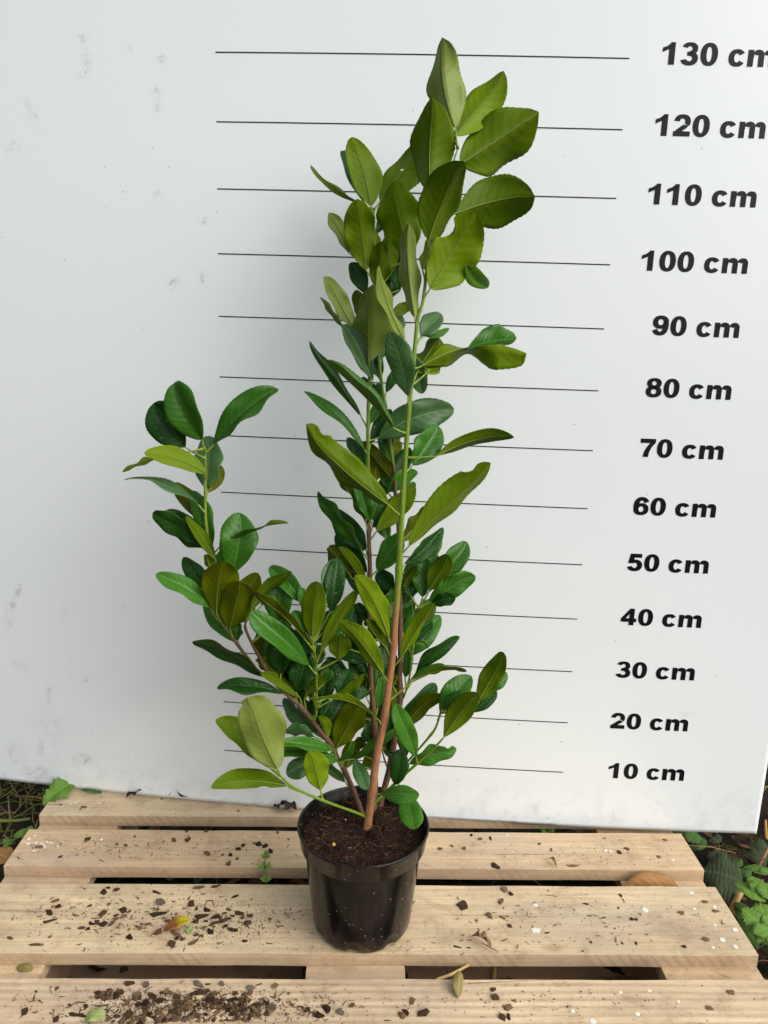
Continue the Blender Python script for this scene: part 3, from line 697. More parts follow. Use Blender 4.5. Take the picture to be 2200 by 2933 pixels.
def nearest_stem(x, y, only=None):
    best = None
    for k, sp in STEM_PX.items():
        if only and k != only: continue
        for i, (a, b, Y, r) in enumerate(sp):
            d = (a - x) ** 2 + (b - y) ** 2 + (200 if b < y - 2 else 0)
            if best is None or d < best[0]: best = (d, k, i)
    return best
CROP = {'T': (800, 80, 2.07375), 'M': (860, 560, 3.998), 'N': (860, 1000, 3.998), 'O': (860, 1300, 3.998), 'L': (300, 1050, 2.765), 'C': (700, 1560, 3.998),
        'R': (1050, 1540, 3.998), 'B': (600, 1850, 3.998), 'D': (1000, 1850, 3.998), 'F': (800, 800, 2.07375)}
# crop, base x, y, tip x, y, bend, half width left, right (apparent), look, tip towards camera (cm), options
LEAVES = [
 # --- crown of the tallest stem
 ('T',1045,590,972,70,-.06,62,118,'up',1.5,{'z':(-1,-1),'s':'S1'}),('T',1050,640,1345,282,0,95,92,'uy',-2,{'s':'S1'}),('T',1075,810,1530,510,0,150,110,'uo',0,{'s':'S1','y':1}),
 ('T',1040,1105,1503,995,-.04,142,105,'uo',-1,{'s':'S1'}),('T',900,990,925,428,-.03,95,132,'uo',4,{'s':'S1','z':(-1,-1)}),('T',885,1260,1078,800,-.02,122,74,'uo',6,{'s':'S1'}),
 ('T',895,1550,1155,1110,0,100,146,'uy',3,{'s':'S1','n':[(-1,.52,.78,.55)],'h':[(.86,.36,.02)],'y':1}),('T',1110,1410,1240,1535,.12,46,46,'ty',-5,{'ns':1}),
 # --- heads of the two rear stems
 ('T',545,1060,430,660,.02,72,100,'uy',2,{'s':'S3'}),('T',500,1030,380,735,0,30,38,'tb',-4,{'s':'S3'}),('T',470,1040,188,828,-.04,26,30,'uo',-2,{'s':'S3'}),
 ('T',600,1030,850,700,0,88,105,'uo',-1,{'s':'S3','h':[(.55,.44,.016)],'y':1}),('T',770,1370,668,925,0,104,112,'uy',4,{'s':'S3'}),('T',515,1440,460,1028,0,86,92,'uy',5,{'s':'S3','g':1}),
 ('T',415,1340,288,1110,.05,34,62,'up',0,{'s':'S3'}),
 ('M',880,1100,920,540,.02,112,112,'uo',3,{'s':'S3'}),('M',1315,1400,1215,340,-.02,88,118,'up',5,{'s':'S1','z':(-1,-1)}),('M',1215,1700,890,835,-.05,62,74,'up',6,{'s':'S1'}),
 ('M',785,1900,790,1040,0,152,236,'up',7,{'s':'S2','z':(-1,-1)}),('M',640,1560,310,930,-.03,70,112,'up',2,{'s':'S2'}),('M',760,1130,600,770,0,85,90,'td',-1,{'s':'S3'}),
 ('M',510,1530,250,1165,-.04,24,42,'up',0,{'s':'S2'}),('M',830,2120,520,1480,.02,95,112,'tb',1,{'s':'S2'}),('M',1040,900,1000,455,0,90,95,'uy',1,{'s':'S3'}),
 ('M',1130,1080,1110,605,0,112,92,'tg',-2,{'s':'S3'}),('M',1400,850,1560,430,0,82,90,'uy',-3,{'s':'S1'}),('F',840,340,965,215,-.05,62,52,'tb',-3,{'s':'S1'}),('F',860,335,1005,290,.1,20,22,'tg',-3,{'s':'S1'}),
 ('M',1020,1380,1280,1230,0,62,62,'uo',-2,{'s':'S3'}),('M',1235,2300,1022,1575,.03,112,140,'tb',5,{'s':'S1'}),('M',1300,1820,1390,2260,0,95,95,'tb',-3,{'s':'S1'}),
 ('M',1080,1650,1120,1350,0,90,90,'tb',-4,{'s':'S3'}),
 # --- big curled leaf on the right of the stem
 ('F',855,510,1448,430,-.11,70,62,'uy',0,{'s':'S1','w':[(0,.6,.7),(.22,1.2,.95),(.46,.5,.3),(.76,.5,2.3),(1,.5,2.0)],'W':150,'z':(-1,-1),'a':1.25,'b':.4,'th':.0014}),('F',1120,412,1402,362,-.06,98,24,'tg',-5,{'s':'S1','ns':1,'z':(-1,-1),'W':95,'a':1.3}),('F',815,560,945,350,0,60,100,'uo',-2,{'s':'S1'}),
 ('F',870,560,905,470,.1,35,60,'uy',-3,{'s':'S1'}),
 # --- middle of the plant
 ('N',1070,900,300,150,.03,-48,112,'tg',4,{'s':'S1','z':(1,-1),'W':170}),('N',690,760,90,-40,.02,46,48,'tg',0,{'s':'S2'}),('N',740,1150,50,510,.05,40,80,'tg',1,{'s':'S2'}),
 ('N',1010,1780,55,930,-.03,100,235,'uo',7,{'s':'S1','W':200,'b':.48,'n':[(1,.80,.90,.3)]}),('N',1060,1500,720,1080,0,110,92,'ub',0,{'s':'S3'}),('F',590,940,1028,780,-.08,86,92,'tb',-1,{'s':'S2','W':100}),
 ('N',1080,1450,1030,1000,.02,130,120,'ub',-2,{'s':'S3'}),('N',1290,1330,1590,900,0,130,150,'tg',-3,{'s':'S1'}),('F',930,1050,1378,925,-.07,42,30,'uo',1,{'s':'S1','W':70}),
 ('N',1000,1640,1320,1390,0,105,64,'tl',0,{'s':'S3'}),('N',870,2090,1312,1580,0,92,112,'uy',2,{'s':'S2'}),('N',800,1980,665,1530,0,74,84,'tg',1,{'s':'S2'}),('N',825,1960,930,1590,0,74,74,'tg',-1,{'s':'S2'}),
 ('N',760,2000,390,1380,.03,38,46,'uo',3,{'s':'S2'}),('O',700,1110,200,460,.02,86,62,'tg',2,{'s':'S2'}),('O',1020,1000,870,570,0,92,72,'tg',-2,{'s':'S3'}),
 ('F',767,1587,1258,1120,-.03,128,52,'uy',4,{'s':'S1','W':110,'n':[(-1,.78,.9,.35)]}),('O',1200,1260,1610,840,.05,62,110,'td',-3,{'s':'S1'}),
 ('O',880,1335,1160,930,0,114,112,'tg',2,{'s':'S2'}),('O',600,1340,655,860,0,90,92,'td',-3,{'s':'S2'}),('O',275,1620,380,1200,-.03,64,58,'tb',-2,{}),('O',350,1800,430,1200,0,92,112,'td',-2,{}),
 ('O',590,1420,330,1075,.03,46,60,'ub',2,{'s':'S2'}),('O',740,1500,430,1085,.04,46,86,'uo',4,{'s':'S2'}),('O',1010,2110,650,1405,.05,92,128,'uy',6,{'s':'S1'}),
 ('C',1640,1200,1380,880,0,60,122,'uo',2,{'s':'S1'}),('O',1062,1580,900,1340,0,96,92,'td',-2,{'s':'S3'}),('O',960,1720,1040,1530,0,66,74,'td',-2,{'s':'S3'}),
 ('D',330,710,372,330,0,52,62,'tg',0,{'s':'S2'}),('O',900,1600,960,1380,0,70,70,'td',-4,{'s':'S3'}),
 # --- bush in the lower middle
 ('C',785,1065,850,440,-.03,142,112,'uy',5,{'s':'S8'}),('C',868,1250,1298,548,-.03,118,52,'uy',4,{'s':'S8','W':95}),('C',720,1110,92,566,.06,52,72,'ub',5,{'s':'S8'}),
 ('C',740,1380,72,796,.03,92,108,'tg',6,{'s':'S8'}),('C',60,785,548,342,-.13,52,60,'uo',3,{'s':'S4'}),('C',200,700,300,400,0,62,62,'tg',-2,{'s':'S4'}),('C',360,880,430,375,0,190,165,'tg',0,{'s':'S4','W':175}),
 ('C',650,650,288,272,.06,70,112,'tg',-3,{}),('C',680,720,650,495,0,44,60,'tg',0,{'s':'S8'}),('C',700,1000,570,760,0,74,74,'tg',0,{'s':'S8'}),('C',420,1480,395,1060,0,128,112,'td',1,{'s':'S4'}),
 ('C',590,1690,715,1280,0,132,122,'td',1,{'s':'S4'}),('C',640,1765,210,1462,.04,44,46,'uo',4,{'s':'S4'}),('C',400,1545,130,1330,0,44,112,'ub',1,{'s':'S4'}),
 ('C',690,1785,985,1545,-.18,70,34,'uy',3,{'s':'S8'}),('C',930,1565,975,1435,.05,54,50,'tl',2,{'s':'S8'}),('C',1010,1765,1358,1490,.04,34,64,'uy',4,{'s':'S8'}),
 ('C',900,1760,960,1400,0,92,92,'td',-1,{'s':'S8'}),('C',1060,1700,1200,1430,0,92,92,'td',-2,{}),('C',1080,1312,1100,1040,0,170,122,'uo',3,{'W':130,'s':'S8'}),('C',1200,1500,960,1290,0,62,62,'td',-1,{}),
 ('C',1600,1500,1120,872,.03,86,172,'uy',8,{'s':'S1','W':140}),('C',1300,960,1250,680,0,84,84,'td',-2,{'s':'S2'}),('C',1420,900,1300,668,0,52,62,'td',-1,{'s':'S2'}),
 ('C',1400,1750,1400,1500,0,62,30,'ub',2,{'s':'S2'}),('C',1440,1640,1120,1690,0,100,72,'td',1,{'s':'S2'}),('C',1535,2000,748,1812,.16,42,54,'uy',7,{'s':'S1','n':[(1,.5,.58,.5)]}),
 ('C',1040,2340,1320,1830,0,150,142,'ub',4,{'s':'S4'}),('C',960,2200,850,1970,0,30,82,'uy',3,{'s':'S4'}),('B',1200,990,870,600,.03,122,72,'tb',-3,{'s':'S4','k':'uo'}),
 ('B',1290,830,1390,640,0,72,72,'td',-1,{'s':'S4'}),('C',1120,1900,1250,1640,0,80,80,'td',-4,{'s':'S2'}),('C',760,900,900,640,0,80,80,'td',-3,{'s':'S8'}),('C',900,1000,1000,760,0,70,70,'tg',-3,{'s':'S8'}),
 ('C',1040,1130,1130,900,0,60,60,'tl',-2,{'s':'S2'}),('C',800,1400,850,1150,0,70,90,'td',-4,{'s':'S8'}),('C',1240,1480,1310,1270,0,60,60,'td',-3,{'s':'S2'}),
 # --- lower left
 ('B',780,1412,462,606,-.03,192,226,'up',6,{'s':'S5','z':(1,-1),'n':[(-1,.90,.96,.35)],'b':.46}),('B',690,1395,110,836,.04,64,150,'uy',-2,{'s':'S5','z':(1,-1)}),('B',890,1606,40,1605,.06,48,96,'uo',5,{'s':'S5','n':[(-1,.22,.36,.3)]}),
 ('B',835,545,108,468,.06,38,76,'td',2,{'s':'S4'}),('B',620,352,-168,-50,.05,84,92,'td',2,{'s':'S4'}),('B',1430,1200,836,1105,.03,22,72,'tl',6,{'s':'S11'}),('B',1370,1235,682,1202,.05,52,82,'tg',5,{'s':'S4'}),
 ('B',1200,1045,872,1005,.1,44,112,'tb',1,{'s':'S4'}),('B',1478,1318,1640,1100,.1,30,46,'tl',4,{'s':'S11'}),('B',1470,1318,1278,1270,0,50,38,'tl',5,{'s':'S11'}),('B',1272,1650,1170,1215,0,112,132,'uy',2,{'s':'S5'}),
 ('B',1190,1300,885,1460,0,102,92,'tb',2,{'s':'S4'}),('B',1555,1560,1180,1225,0,62,74,'tb',1,{'s':'S4','k':'ub'}),('B',1570,1400,1655,1100,0,92,92,'ub',-1,{'s':'S4'}),('B',1420,1150,1500,880,0,60,60,'tg',-2,{'s':'S4'}),
 # --- around the foot of the stems
 ('D',360,1692,790,1722,-.03,82,92,'tl',4,{'s':'S1','y':1}),('D',650,1700,742,2090,0,122,112,'tl',6,{'s':'S6'}),('D',770,1275,512,688,.02,96,100,'tl',5,{'s':'S6'}),('D',620,950,1105,568,-.10,66,56,'ub',2,{'s':'S3'}),
 ('D',690,1350,1220,1200,-.04,112,96,'tg',-1,{'s':'S6','n':[(-1,.78,.92,.45)]}),('D',530,1590,600,1200,0,86,96,'td',1,{'s':'S6'}),('D',0,1335,640,938,-.02,80,52,'tg',1,{'s':'S2'}),('D',170,1100,285,850,0,74,84,'tb',0,{'s':'S2','k':'td'}),
 ('D',390,1182,532,1225,.1,28,46,'tb',1,{'s':'S12'}),('D',60,1295,206,1640,0,74,72,'tb',4,{'s':'S4'}),('D',150,1440,300,1220,0,64,64,'uo',0,{'s':'S2'}),('D',655,1270,570,960,0,52,62,'tb',0,{'s':'S3'}),
 ('D',60,1200,170,1060,0,60,60,'ub',-1,{'s':'S2'}),('D',400,1160,470,1080,0,40,40,'ub',-1,{'s':'S3'}),
 # --- right side
 ('R',790,500,1158,78,0,122,122,'tg',-1,{'s':'S10'}),('R',720,600,950,218,0,112,92,'uo',3,{'s':'S10'}),('R',640,680,672,232,0,130,92,'tg',-1,{'s':'S10'}),('R',720,725,1212,416,0,122,112,'tg',1,{'s':'S10'}),
 ('R',740,765,1015,700,-.08,72,62,'td',2,{'s':'S10'}),('R',430,390,800,150,-.05,28,32,'tb',1,{'s':'S3'}),('R',400,620,580,330,-.05,44,42,'uo',2,{'s':'S3'}),('R',510,670,440,480,0,62,62,'td',-2,{'s':'S10'}),
 ('R',350,1110,440,675,0,170,152,'tl',-2,{'s':'S3','W':150}),('R',392,1380,775,772,-.03,138,58,'uy',5,{'s':'S1','W':110,'b':.46}),('R',480,1250,760,980,0,30,62,'td',-1,{'s':'S10'}),('R',545,1212,705,1262,-.2,32,30,'tl',0,{'s':'S10'}),
 ('R',560,1560,1060,1152,-.04,94,60,'td',1,{'s':'S10'}),('R',510,1665,882,1462,-.1,52,48,'tg',2,{'s':'S10'}),('R',560,1612,1132,1522,-.08,40,36,'uo',4,{'s':'S1','pet':(1122,2005)}),('R',440,1600,482,1290,0,42,62,'tg',-1,{'s':'S10'}),
 ('R',840,2000,1185,1590,-.03,132,122,'tg',-1,{'s':'S6b'}),('R',1270,1885,1588,1345,0,112,86,'uo',2,{'s':'S6b'}),('D',1082,1050,1455,542,-.02,168,112,'uo',4,{'s':'S6','W':140}),('R',1230,2000,1482,1750,0,62,72,'td',-1,{'s':'S6b'}),
 ('R',1400,1780,1602,1552,0,34,70,'tg',-1,{'s':'S6b'}),('R',870,1960,1080,1770,-.05,54,52,'td',1,{'s':'S6b'}),('R',300,1700,352,1570,0,42,42,'uo',1,{'s':'S3'}),
 # --- left branch
 ('L',770,580,545,146,.0,142,108,'tg',3,{'s':'S4b','y':1}),('L',640,640,400,296,0,152,130,'td',0,{'s':'S4b'}),('L',860,620,1352,180,-.05,108,82,'tg',1,{'s':'S4b','y':1}),('L',808,850,328,684,.06,52,122,'uy',6,{'s':'S4b','W':95}),
 ('L',500,700,146,824,.04,24,28,'uo',1,{'s':'S4b'}),('L',805,960,830,560,0,102,112,'tb',-3,{'s':'S4b'}),('L',742,1090,177,885,.10,18,26,'tb',1,{'s':'S4b'}),('L',850,1430,700,990,.02,66,86,'tg',-2,{'s':'S4b'}),
 ('L',760,1420,378,1186,.06,66,82,'td',2,{'s':'S4b'}),('L',880,1540,642,1200,.03,27,32,'uo',4,{'s':'S4b'}),('L',1010,1645,1085,1172,.02,152,146,'tg',1,{'s':'S4b','W':150}),
 ('L',900,1440,1445,1248,-.08,40,36,'tg',4,{'s':'S4b','w':[(0,.5,.5),(.4,.45,.3),(.6,.2,.35),(.8,.3,-1.2),(1,.3,-1.2)],'W':55}),('L',838,1912,412,1660,.08,46,62,'tl',2,{'s':'S4b'}),('L',850,1880,635,1516,0,72,82,'td',-1,{'s':'S4b'}),
 ('L',885,1945,930,1550,-.03,112,132,'ub',5,{'s':'S4b'}),('L',992,2070,1080,1715,0,126,120,'ub',5,{'s':'S4b'}),('L',1050,2170,1070,2030,0,52,34,'tg',0,{'s':'S4b'}),('L',840,1605,798,1490,0,30,32,'uo',1,{'s':'S4b'}),
]
rl = random.Random(11)
def interp(tab, v, k):
    for i in range(len(tab) - 1):
        if tab[i][0] <= v <= tab[i + 1][0]:
            t = (v - tab[i][0]) / (tab[i + 1][0] - tab[i][0]); t = t * t * (3 - 2 * t)
            return tab[i][k] * (1 - t) + tab[i + 1][k] * t
    return tab[-1][k]
def laurel_leaf(spec):
    cr, bx, by, tx, ty, bend, wl_, wr_, look, dd, op = spec
    ox, oy, sc = CROP[cr]
    bx, by, tx, ty = ox + bx / sc, oy + by / sc, ox + tx / sc, oy + ty / sc; wl_ *= 1.15 / sc; wr_ *= 1.15 / sc; tx += (tx - bx) * .03; ty += (ty - by) * .03
    L = math.hypot(tx - bx, ty - by); ux, uy = (tx - bx) / L, (ty - by) / L
    lx, ly = uy, -ux                                    # screen left of the blade
    W = op['W'] / sc if 'W' in op else max(wl_, wr_, 0.17 * L)
    _, sk, si = nearest_stem(*(op['pet'] if 'pet' in op else (bx - ux * 22, by - uy * 22 + 6)), only=op.get('s'))
    sp3 = STEM_3D[sk][si][0]; zs = (sp3 - CAM).dot(AZ)
    px = zs / FPX
    zb = zs - 0.10 * dd * 0.01 - (0.004 if dd > 0 else -0.004); zt = zb - dd * 0.01 * 0.9
    top = look[0] == 't'; sg = 1 if top else -1
    arch = 0.085 * L * sg * rl.uniform(0.3, 1.4); drop = rl.uniform(-.03, .09) * L * sg; hook = rl.uniform(-.06, .06) * L
    sl, sr = op.get('z', (1, -1) if rl.random() < 0.5 else (-1, 1))
    tab = op.get('w'); fold = rl.uniform(.10, .46) if tab is None else .1
    def scr(v):
        b = bend * L * 4 * v * (1 - v) + hook * max(0, (v - .72) / .28) ** 2
        return bx + ux * L * v - lx * b, by + uy * L * v - ly * b
    def M(v):
        x, y = scr(v)
        return P(x, y, zb + (zt - zb) * v - (arch * math.sin(math.pi * v) - drop * v ** 3) * px)
    def half(v, w, s, left):
        w = max(-W * .98, min(W * .98, w)); z = math.sqrt(W * W - w * w) * s * 0.85
        x = 1 if left else -1
        return ((AX * lx + AY * ly) * (w * x) - AZ * (z + sg * fold * W)) * px
    def HL(v): return half(v, wl_ * (interp(tab, v, 1) if tab else 1), sl, True)
    def HR(v): return half(v, wr_ * (interp(tab, v, 2) if tab else 1), sr, False)
    def T(v): return (M(min(1, v + .02)) - M(max(0, v - .02))).normalized()
    def NL(v): return T(v).cross(HL(v)).normalized() * sg
    def NR(v): return HR(v).cross(T(v)).normalized() * sg
    # upper/lower materials
    alt = {'uo': 'tg', 'ub': 'td', 'uy': 'ty', 'up': 'tg', 'td': 'ub', 'tg': 'uo', 'tb': 'uo', 'tl': 'uy', 'ty': 'uy'}
    mt, mu = (look, alt[look]) if top else (alt[look], look)
    b = op.get('b', rl.uniform(.48, .60))
    me, org = leaf_surface('leaf', M, HL, HR, NL, NR, [], op, rl, prof=lambda v: frac_profile(v, op.get('a', rl_a), b), th=op.get('th', .00022), wave=rl.uniform(.07, .22), bulge=rl.uniform(.05, .12))
    if not top: me.flip_normals()
    o = link('leaf', me, plant, [LM[mt], LM[mu]], org - PB)
    # stalk running on as the midrib under the blade
    base = M(0.0); s0 = sp3; ctrl = s0.lerp(base, 0.5) + Vector((0, 0, -0.002)) - AZ * 0.0
    pts = []; rr = []
    if (base - s0).length < 0.075 and not op.get('ns'):
        for i in range(5):
            t = i / 5; pts.append(s0 * (1 - t) ** 2 + ctrl * (2 * t * (1 - t)) + base * t * t); rr.append((0.0026, 0.0019, 0.0013, 0.0013, 0.0013)[i])
    for i in range(12):
        v = i / 11 * 0.9; n = NL(v) + NR(v); n = n.normalized() if n.length > 1e-6 else NL(v)
        r = 0.0008 * (1 - v) ** 0.9 + 0.00010; pts.append(M(v) - n * (r * 0.55 + 0.0003 + 0.03 * W * px * frac_profile(v))); rr.append(r)
    V, F = tube(pts, rr, 6)
    sm_ = mesh('leaf_stalk', [v - org for v in V], F, True); st = link('leaf_stalk', sm_, o, [M_STALK, M_RIB])
    nst = (len(pts) - 12) * 6
    for i, pl in enumerate(sm_.polygons):
        if i >= nst: pl.material_index = 1
    return o
rl_a = 1.12
for spec in LEAVES:
    rl_a = rl.uniform(1.02, 1.28)
    laurel_leaf(spec)

# inner foliage of the bush, partly hidden behind the leaves in front
CROP['Z'] = (0, 0, 1.0); rf = random.Random(31)
FILL = [('S8', 2000), ('S8', 1930), ('S8', 1880), ('S4', 2060), ('S4', 2010), ('S4', 1980), ('S4', 1940), ('S2', 2080), ('S2', 2000), ('S2', 1950), ('S2', 1900), ('S2', 1850), ('S2', 1800), ('S2', 1740), ('S2', 1690), ('S2', 1640),
        ('S3', 2100), ('S3', 1980), ('S3', 1900), ('S3', 1820), ('S3', 1760), ('S3', 1700), ('S3', 1640), ('S4', 2130), ('S4', 2170), ('S2', 2150), ('S3', 2170), ('S3', 1560), ('S3', 1250), ('S3', 1180), ('S2', 1400), ('S3', 950), ('S3', 860), ('S3', 760), ('S4', 1900), ('S8', 2030), ('S2', 1870), ('S2', 1980), ('S8', 1960), ('S8', 1850), ('S4', 2030), ('S4', 1960), ('S4', 1925), ('S2', 1580), ('S2', 1520), ('S3', 1480), ('S3', 1420), ('S3', 1330), ('S2', 1280), ('S3', 1100), ('S3', 1040), ('S4', 2100), ('S4', 2150), ('S3', 2060), ('S2', 2040), ('S3', 1380), ('S3', 1290), ('S3', 1210), ('S3', 1140), ('S2', 1340), ('S2', 1220), ('S2', 1460), ('S3', 900), ('S3', 820), ('S3', 720), ('S3', 680), ('S4b', 1580), ('S4b', 1500), ('S4b', 1700), ('S4b', 1790), ('S4b', 1850), ('S4b', 1420)]
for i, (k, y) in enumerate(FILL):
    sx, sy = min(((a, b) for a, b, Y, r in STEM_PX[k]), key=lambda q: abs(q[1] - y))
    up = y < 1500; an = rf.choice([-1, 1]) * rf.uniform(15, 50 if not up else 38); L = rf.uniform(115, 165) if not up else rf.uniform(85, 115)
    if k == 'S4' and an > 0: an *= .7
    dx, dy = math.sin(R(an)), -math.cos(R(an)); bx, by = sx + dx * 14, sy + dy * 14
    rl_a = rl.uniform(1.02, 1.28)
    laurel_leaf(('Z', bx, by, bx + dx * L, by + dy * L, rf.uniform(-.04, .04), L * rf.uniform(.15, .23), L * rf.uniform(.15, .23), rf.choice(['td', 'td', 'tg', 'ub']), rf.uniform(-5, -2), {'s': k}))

# ------------------------------------------------------------------ loose leaves, weeds, litter
def free_leaf(name, base, tip, hw, up, mats, arch=0.1, teeth=0.02, nteeth=15, roll=0.0, cup=0.0, rng=random, b=0.72, wave=0.15, NV=26, twist=0.0, opts=None):
    base, tip = Vector(base), Vector(tip); D = tip - base; L = D.length; d = D.normalized(); up = Vector(up)
    side = d.cross(up).normalized(); n0 = side.cross(d).normalized()
    if roll: q = Matrix.Rotation(R(roll), 3, d); side = q @ side; n0 = q @ n0
    M = lambda v: base + D * v + n0 * (arch * L * math.sin(math.pi * v))
    def fr(v):
        q = Matrix.Rotation(R(twist) * v, 3, d); return q @ side, q @ n0
    def HL(v): s, n = fr(v); return (-s * math.cos(cup) + n * math.sin(cup)) * hw
    def HR(v): s, n = fr(v); return (s * math.cos(cup) + n * math.sin(cup)) * hw
    def T(v): return (M(min(1, v + .02)) - M(max(0, v - .02))).normalized()
    NL = lambda v: T(v).cross(HL(v)).normalized()
    NR = lambda v: HR(v).cross(T(v)).normalized()
    me, org = leaf_surface(name, M, HL, HR, NL, NR, [], opts, rng, NV=NV, teeth=teeth, nteeth=nteeth, wave=wave, prof=lambda v: frac_profile(v, 1.0, b))
    for m in mats: me.materials.append(m)
    return me, org
def simple_leaf_mat(name, a, b_, rough=0.6, trans=0.25, tip=None):
    t = NT(name, rough, 0.35); o = t.obj(); uv = t.uv(); v = t.n('SeparateXYZ', {0: uv}); nz = t.noise(o, 70, 4, .65)
    c = t.mix(nz, a, b_)
    if tip: c = t.mix(t.ramp(t.math('ADD', v.outputs[1], t.math('MULTIPLY', t.math('SUBTRACT', nz, .5), .5)), [(0.45, 0.0), (0.72, 1.0)]), c, tip)
    au = t.math('ABSOLUTE', t.math('SUBTRACT', v.outputs[0], .5))
    ph = t.math('FRACT', t.math('SUBTRACT', t.math('MULTIPLY', v.outputs[1], 7.0), t.math('MULTIPLY', au, 4.5)))
    lat = t.math('ABSOLUTE', t.math('SUBTRACT', ph, .5))
    c = t.mix(t.math('MULTIPLY', t.ramp(lat, [(0.40, 0.0), (0.5, 1.0)]), 0.3), c, tuple(x * .6 for x in a))
    c = t.mix(t.math('MULTIPLY', t.ramp(au, [(0.012, 1.0), (0.035, 0.0)]), 0.45), c, tuple(min(1, x * 1.7) for x in b_))
    t.col(c); t.nor(t.bump(t.math('ADD', lat, nz), .5, .0015))
    tr = t.n('BsdfTranslucent'); t.set(tr.inputs['Color'], c)
    mx = t.n('MixShader', {0: trans}); t.t.links.new(t.b.outputs[0], mx.inputs[1]); t.t.links.new(tr.outputs[0], mx.inputs[2]); t.t.links.new(mx.outputs[0], t.out.inputs['Surface'])
    return t.m
M_NETTLE = simple_leaf_mat('nettle_bright', (0.120, 0.260, 0.030), (0.185, 0.340, 0.055), .6, .35)
M_SEEDLING = simple_leaf_mat('seedling_green', (0.30, 0.44, 0.10), (0.40, 0.54, 0.16), .6, .4)
M_NETTLE_D = simple_leaf_mat('nettle_dusty', (0.030, 0.048, 0.018), (0.058, 0.078, 0.034), .8, .15)
M_NETTLE_M = simple_leaf_mat('nettle_mid', (0.045, 0.115, 0.020), (0.075, 0.160, 0.030), .65, .25)
M_BROWN = simple_leaf_mat('dead_leaf_tan', S(150, 104, 52), S(186, 140, 84), .55, .25)
M_BROWN_D = simple_leaf_mat('dead_leaf_dark', S(58, 44, 34), S(92, 72, 54), .8, .1)
M_BLACK = simple_leaf_mat('rotten_leaf', S(34, 26, 22), S(62, 50, 42), .85, .05)
M_DRY = simple_leaf_mat('dry_leaf_brown', S(122, 90, 64), S(160, 124, 92), .75, .15)
M_OLIVE = simple_leaf_mat('dry_leaf_olive', S(120, 112, 62), S(154, 142, 88), .7, .2)
M_AUTUMN = simple_leaf_mat('autumn_leaf', S(132, 78, 34), S(160, 100, 44), .5, .25, tip=S(190, 180, 20))
M_PALEG = simple_leaf_mat('pale_green_scrap', S(150, 168, 96), S(182, 194, 126), .7, .3)
M_STRAW = plain('straw', S(178, 150, 96), .7, .3, .25, 60)
M_STALKG = plain('weed_stalk', S(110, 122, 52), .6, .3, .25, 60)
WR = random.Random(21)
def one_leaf(name, label, cat, bx, by, bz, tx, ty, tz, hw, mat, up=(0, 0, 1), group=None, stalk=0.0, **kw):
    b, t = onz(bx, by, bz), onz(tx, ty, tz)
    me, org = free_leaf('blade', b, t, hw, up, [mat, mat], rng=WR, **kw)
    root = empty(name, org, label, cat, group)
    link('blade', me, root)
    if stalk:
        d = (b - t).normalized(); V, F = tube([b + (t - b) * .5, b, b + d * stalk * .5 + Vector((0, 0, .001)), b + d * stalk], [.0005, .0009, .0009, .0008], 6)
        link('leaf_stalk', mesh('leaf_stalk', [v - org for v in V], F, True), root, [M_STALK if mat in (M_NETTLE,) else mat])
    return root
# on the planks
one_leaf('fallen_leaf', 'small autumn leaf half yellow half brown among chips on the wide plank', 'leaf', 468, 2666, .002, 545, 2634, .010, .0115, M_AUTUMN, arch=.08, cup=.18, teeth=.01, b=.6)
one_leaf('leaf_scrap', 'small pale green leaf scrap beside the yellow-brown leaf', 'leaf', 536, 2676, .001, 552, 2653, .006, .006, M_PALEG, arch=.1, b=.4)
one_leaf('leaf_scrap', 'pale green leaf scrap at the bottom edge among bark chips', 'leaf', 244, 2917, .001, 300, 2908, .006, .011, M_PALEG, arch=.15, b=.45)
one_leaf('leaf_scrap', 'grey-green leaf scrap on the left end of the cross board', 'leaf', 50, 2768, -.021, 92, 2778, -.019, .008, M_OLIVE, arch=.1, b=.5)
one_leaf('dry_leaf', 'crumpled brown dry leaf right of the pot on the wide plank', 'leaf', 1408, 2716, .004, 1350, 2682, .006, .009, M_DRY, arch=.25, cup=.6, wave=.5, stalk=.012, twist=60)
one_leaf('dry_leaf', 'curled olive dry leaf hanging over the gap in front of the wide plank', 'leaf', 1316, 2780, .010, 1312, 2860, .001, .010, M_OLIVE, up=(0, -.4, 1), arch=.2, cup=-.5, twist=-50)
lb, lt = hit(1950, 2548, 1, -.122), hit(1780, 2556, 1, -.126)
me, org = free_leaf('blade', lb, lt, .031, (0.02, -.82, .55), [M_BROWN, M_BROWN], arch=.05, teeth=.004, rng=WR, b=.62, wave=.05)
bl = empty('brown_leaf', org, 'large tan dead leaf standing in the gap behind the wide plank on the right', 'leaf'); link('blade', me, bl)
V, F = tube([lb, lb + Vector((.010, -.003, -.003)), lb + Vector((.022, -.006, -.005))], [.0011, .001, .0009], 6); link('leaf_stalk', mesh('leaf_stalk', [v - org for v in V], F, True), bl, [plain('brown_leafstalk', S(84, 58, 36), .7, .3)])
one_leaf('leaf_scrap', 'tiny grey-green curled leaf on the second plank right of the pot', 'leaf', 1572, 2458, .001, 1594, 2484, .004, .0045, M_OLIVE, arch=.2, cup=.6)
one_leaf('green_leaf', 'bright green toothed weed leaf drooping over the rear plank end by the board', 'leaf', 222, 2236, .012, 122, 2306, -.006, .021, M_NETTLE, up=(.2, -.6, 1), arch=.16, teeth=.2, nteeth=8, wave=.25, cup=.25)
one_leaf('green_leaf', 'dull green leaf lying under the board edge on the rear plank', 'leaf', 232, 2260, .004, 292, 2272, .003, .009, M_NETTLE_M, arch=.1, teeth=.06, nteeth=9)
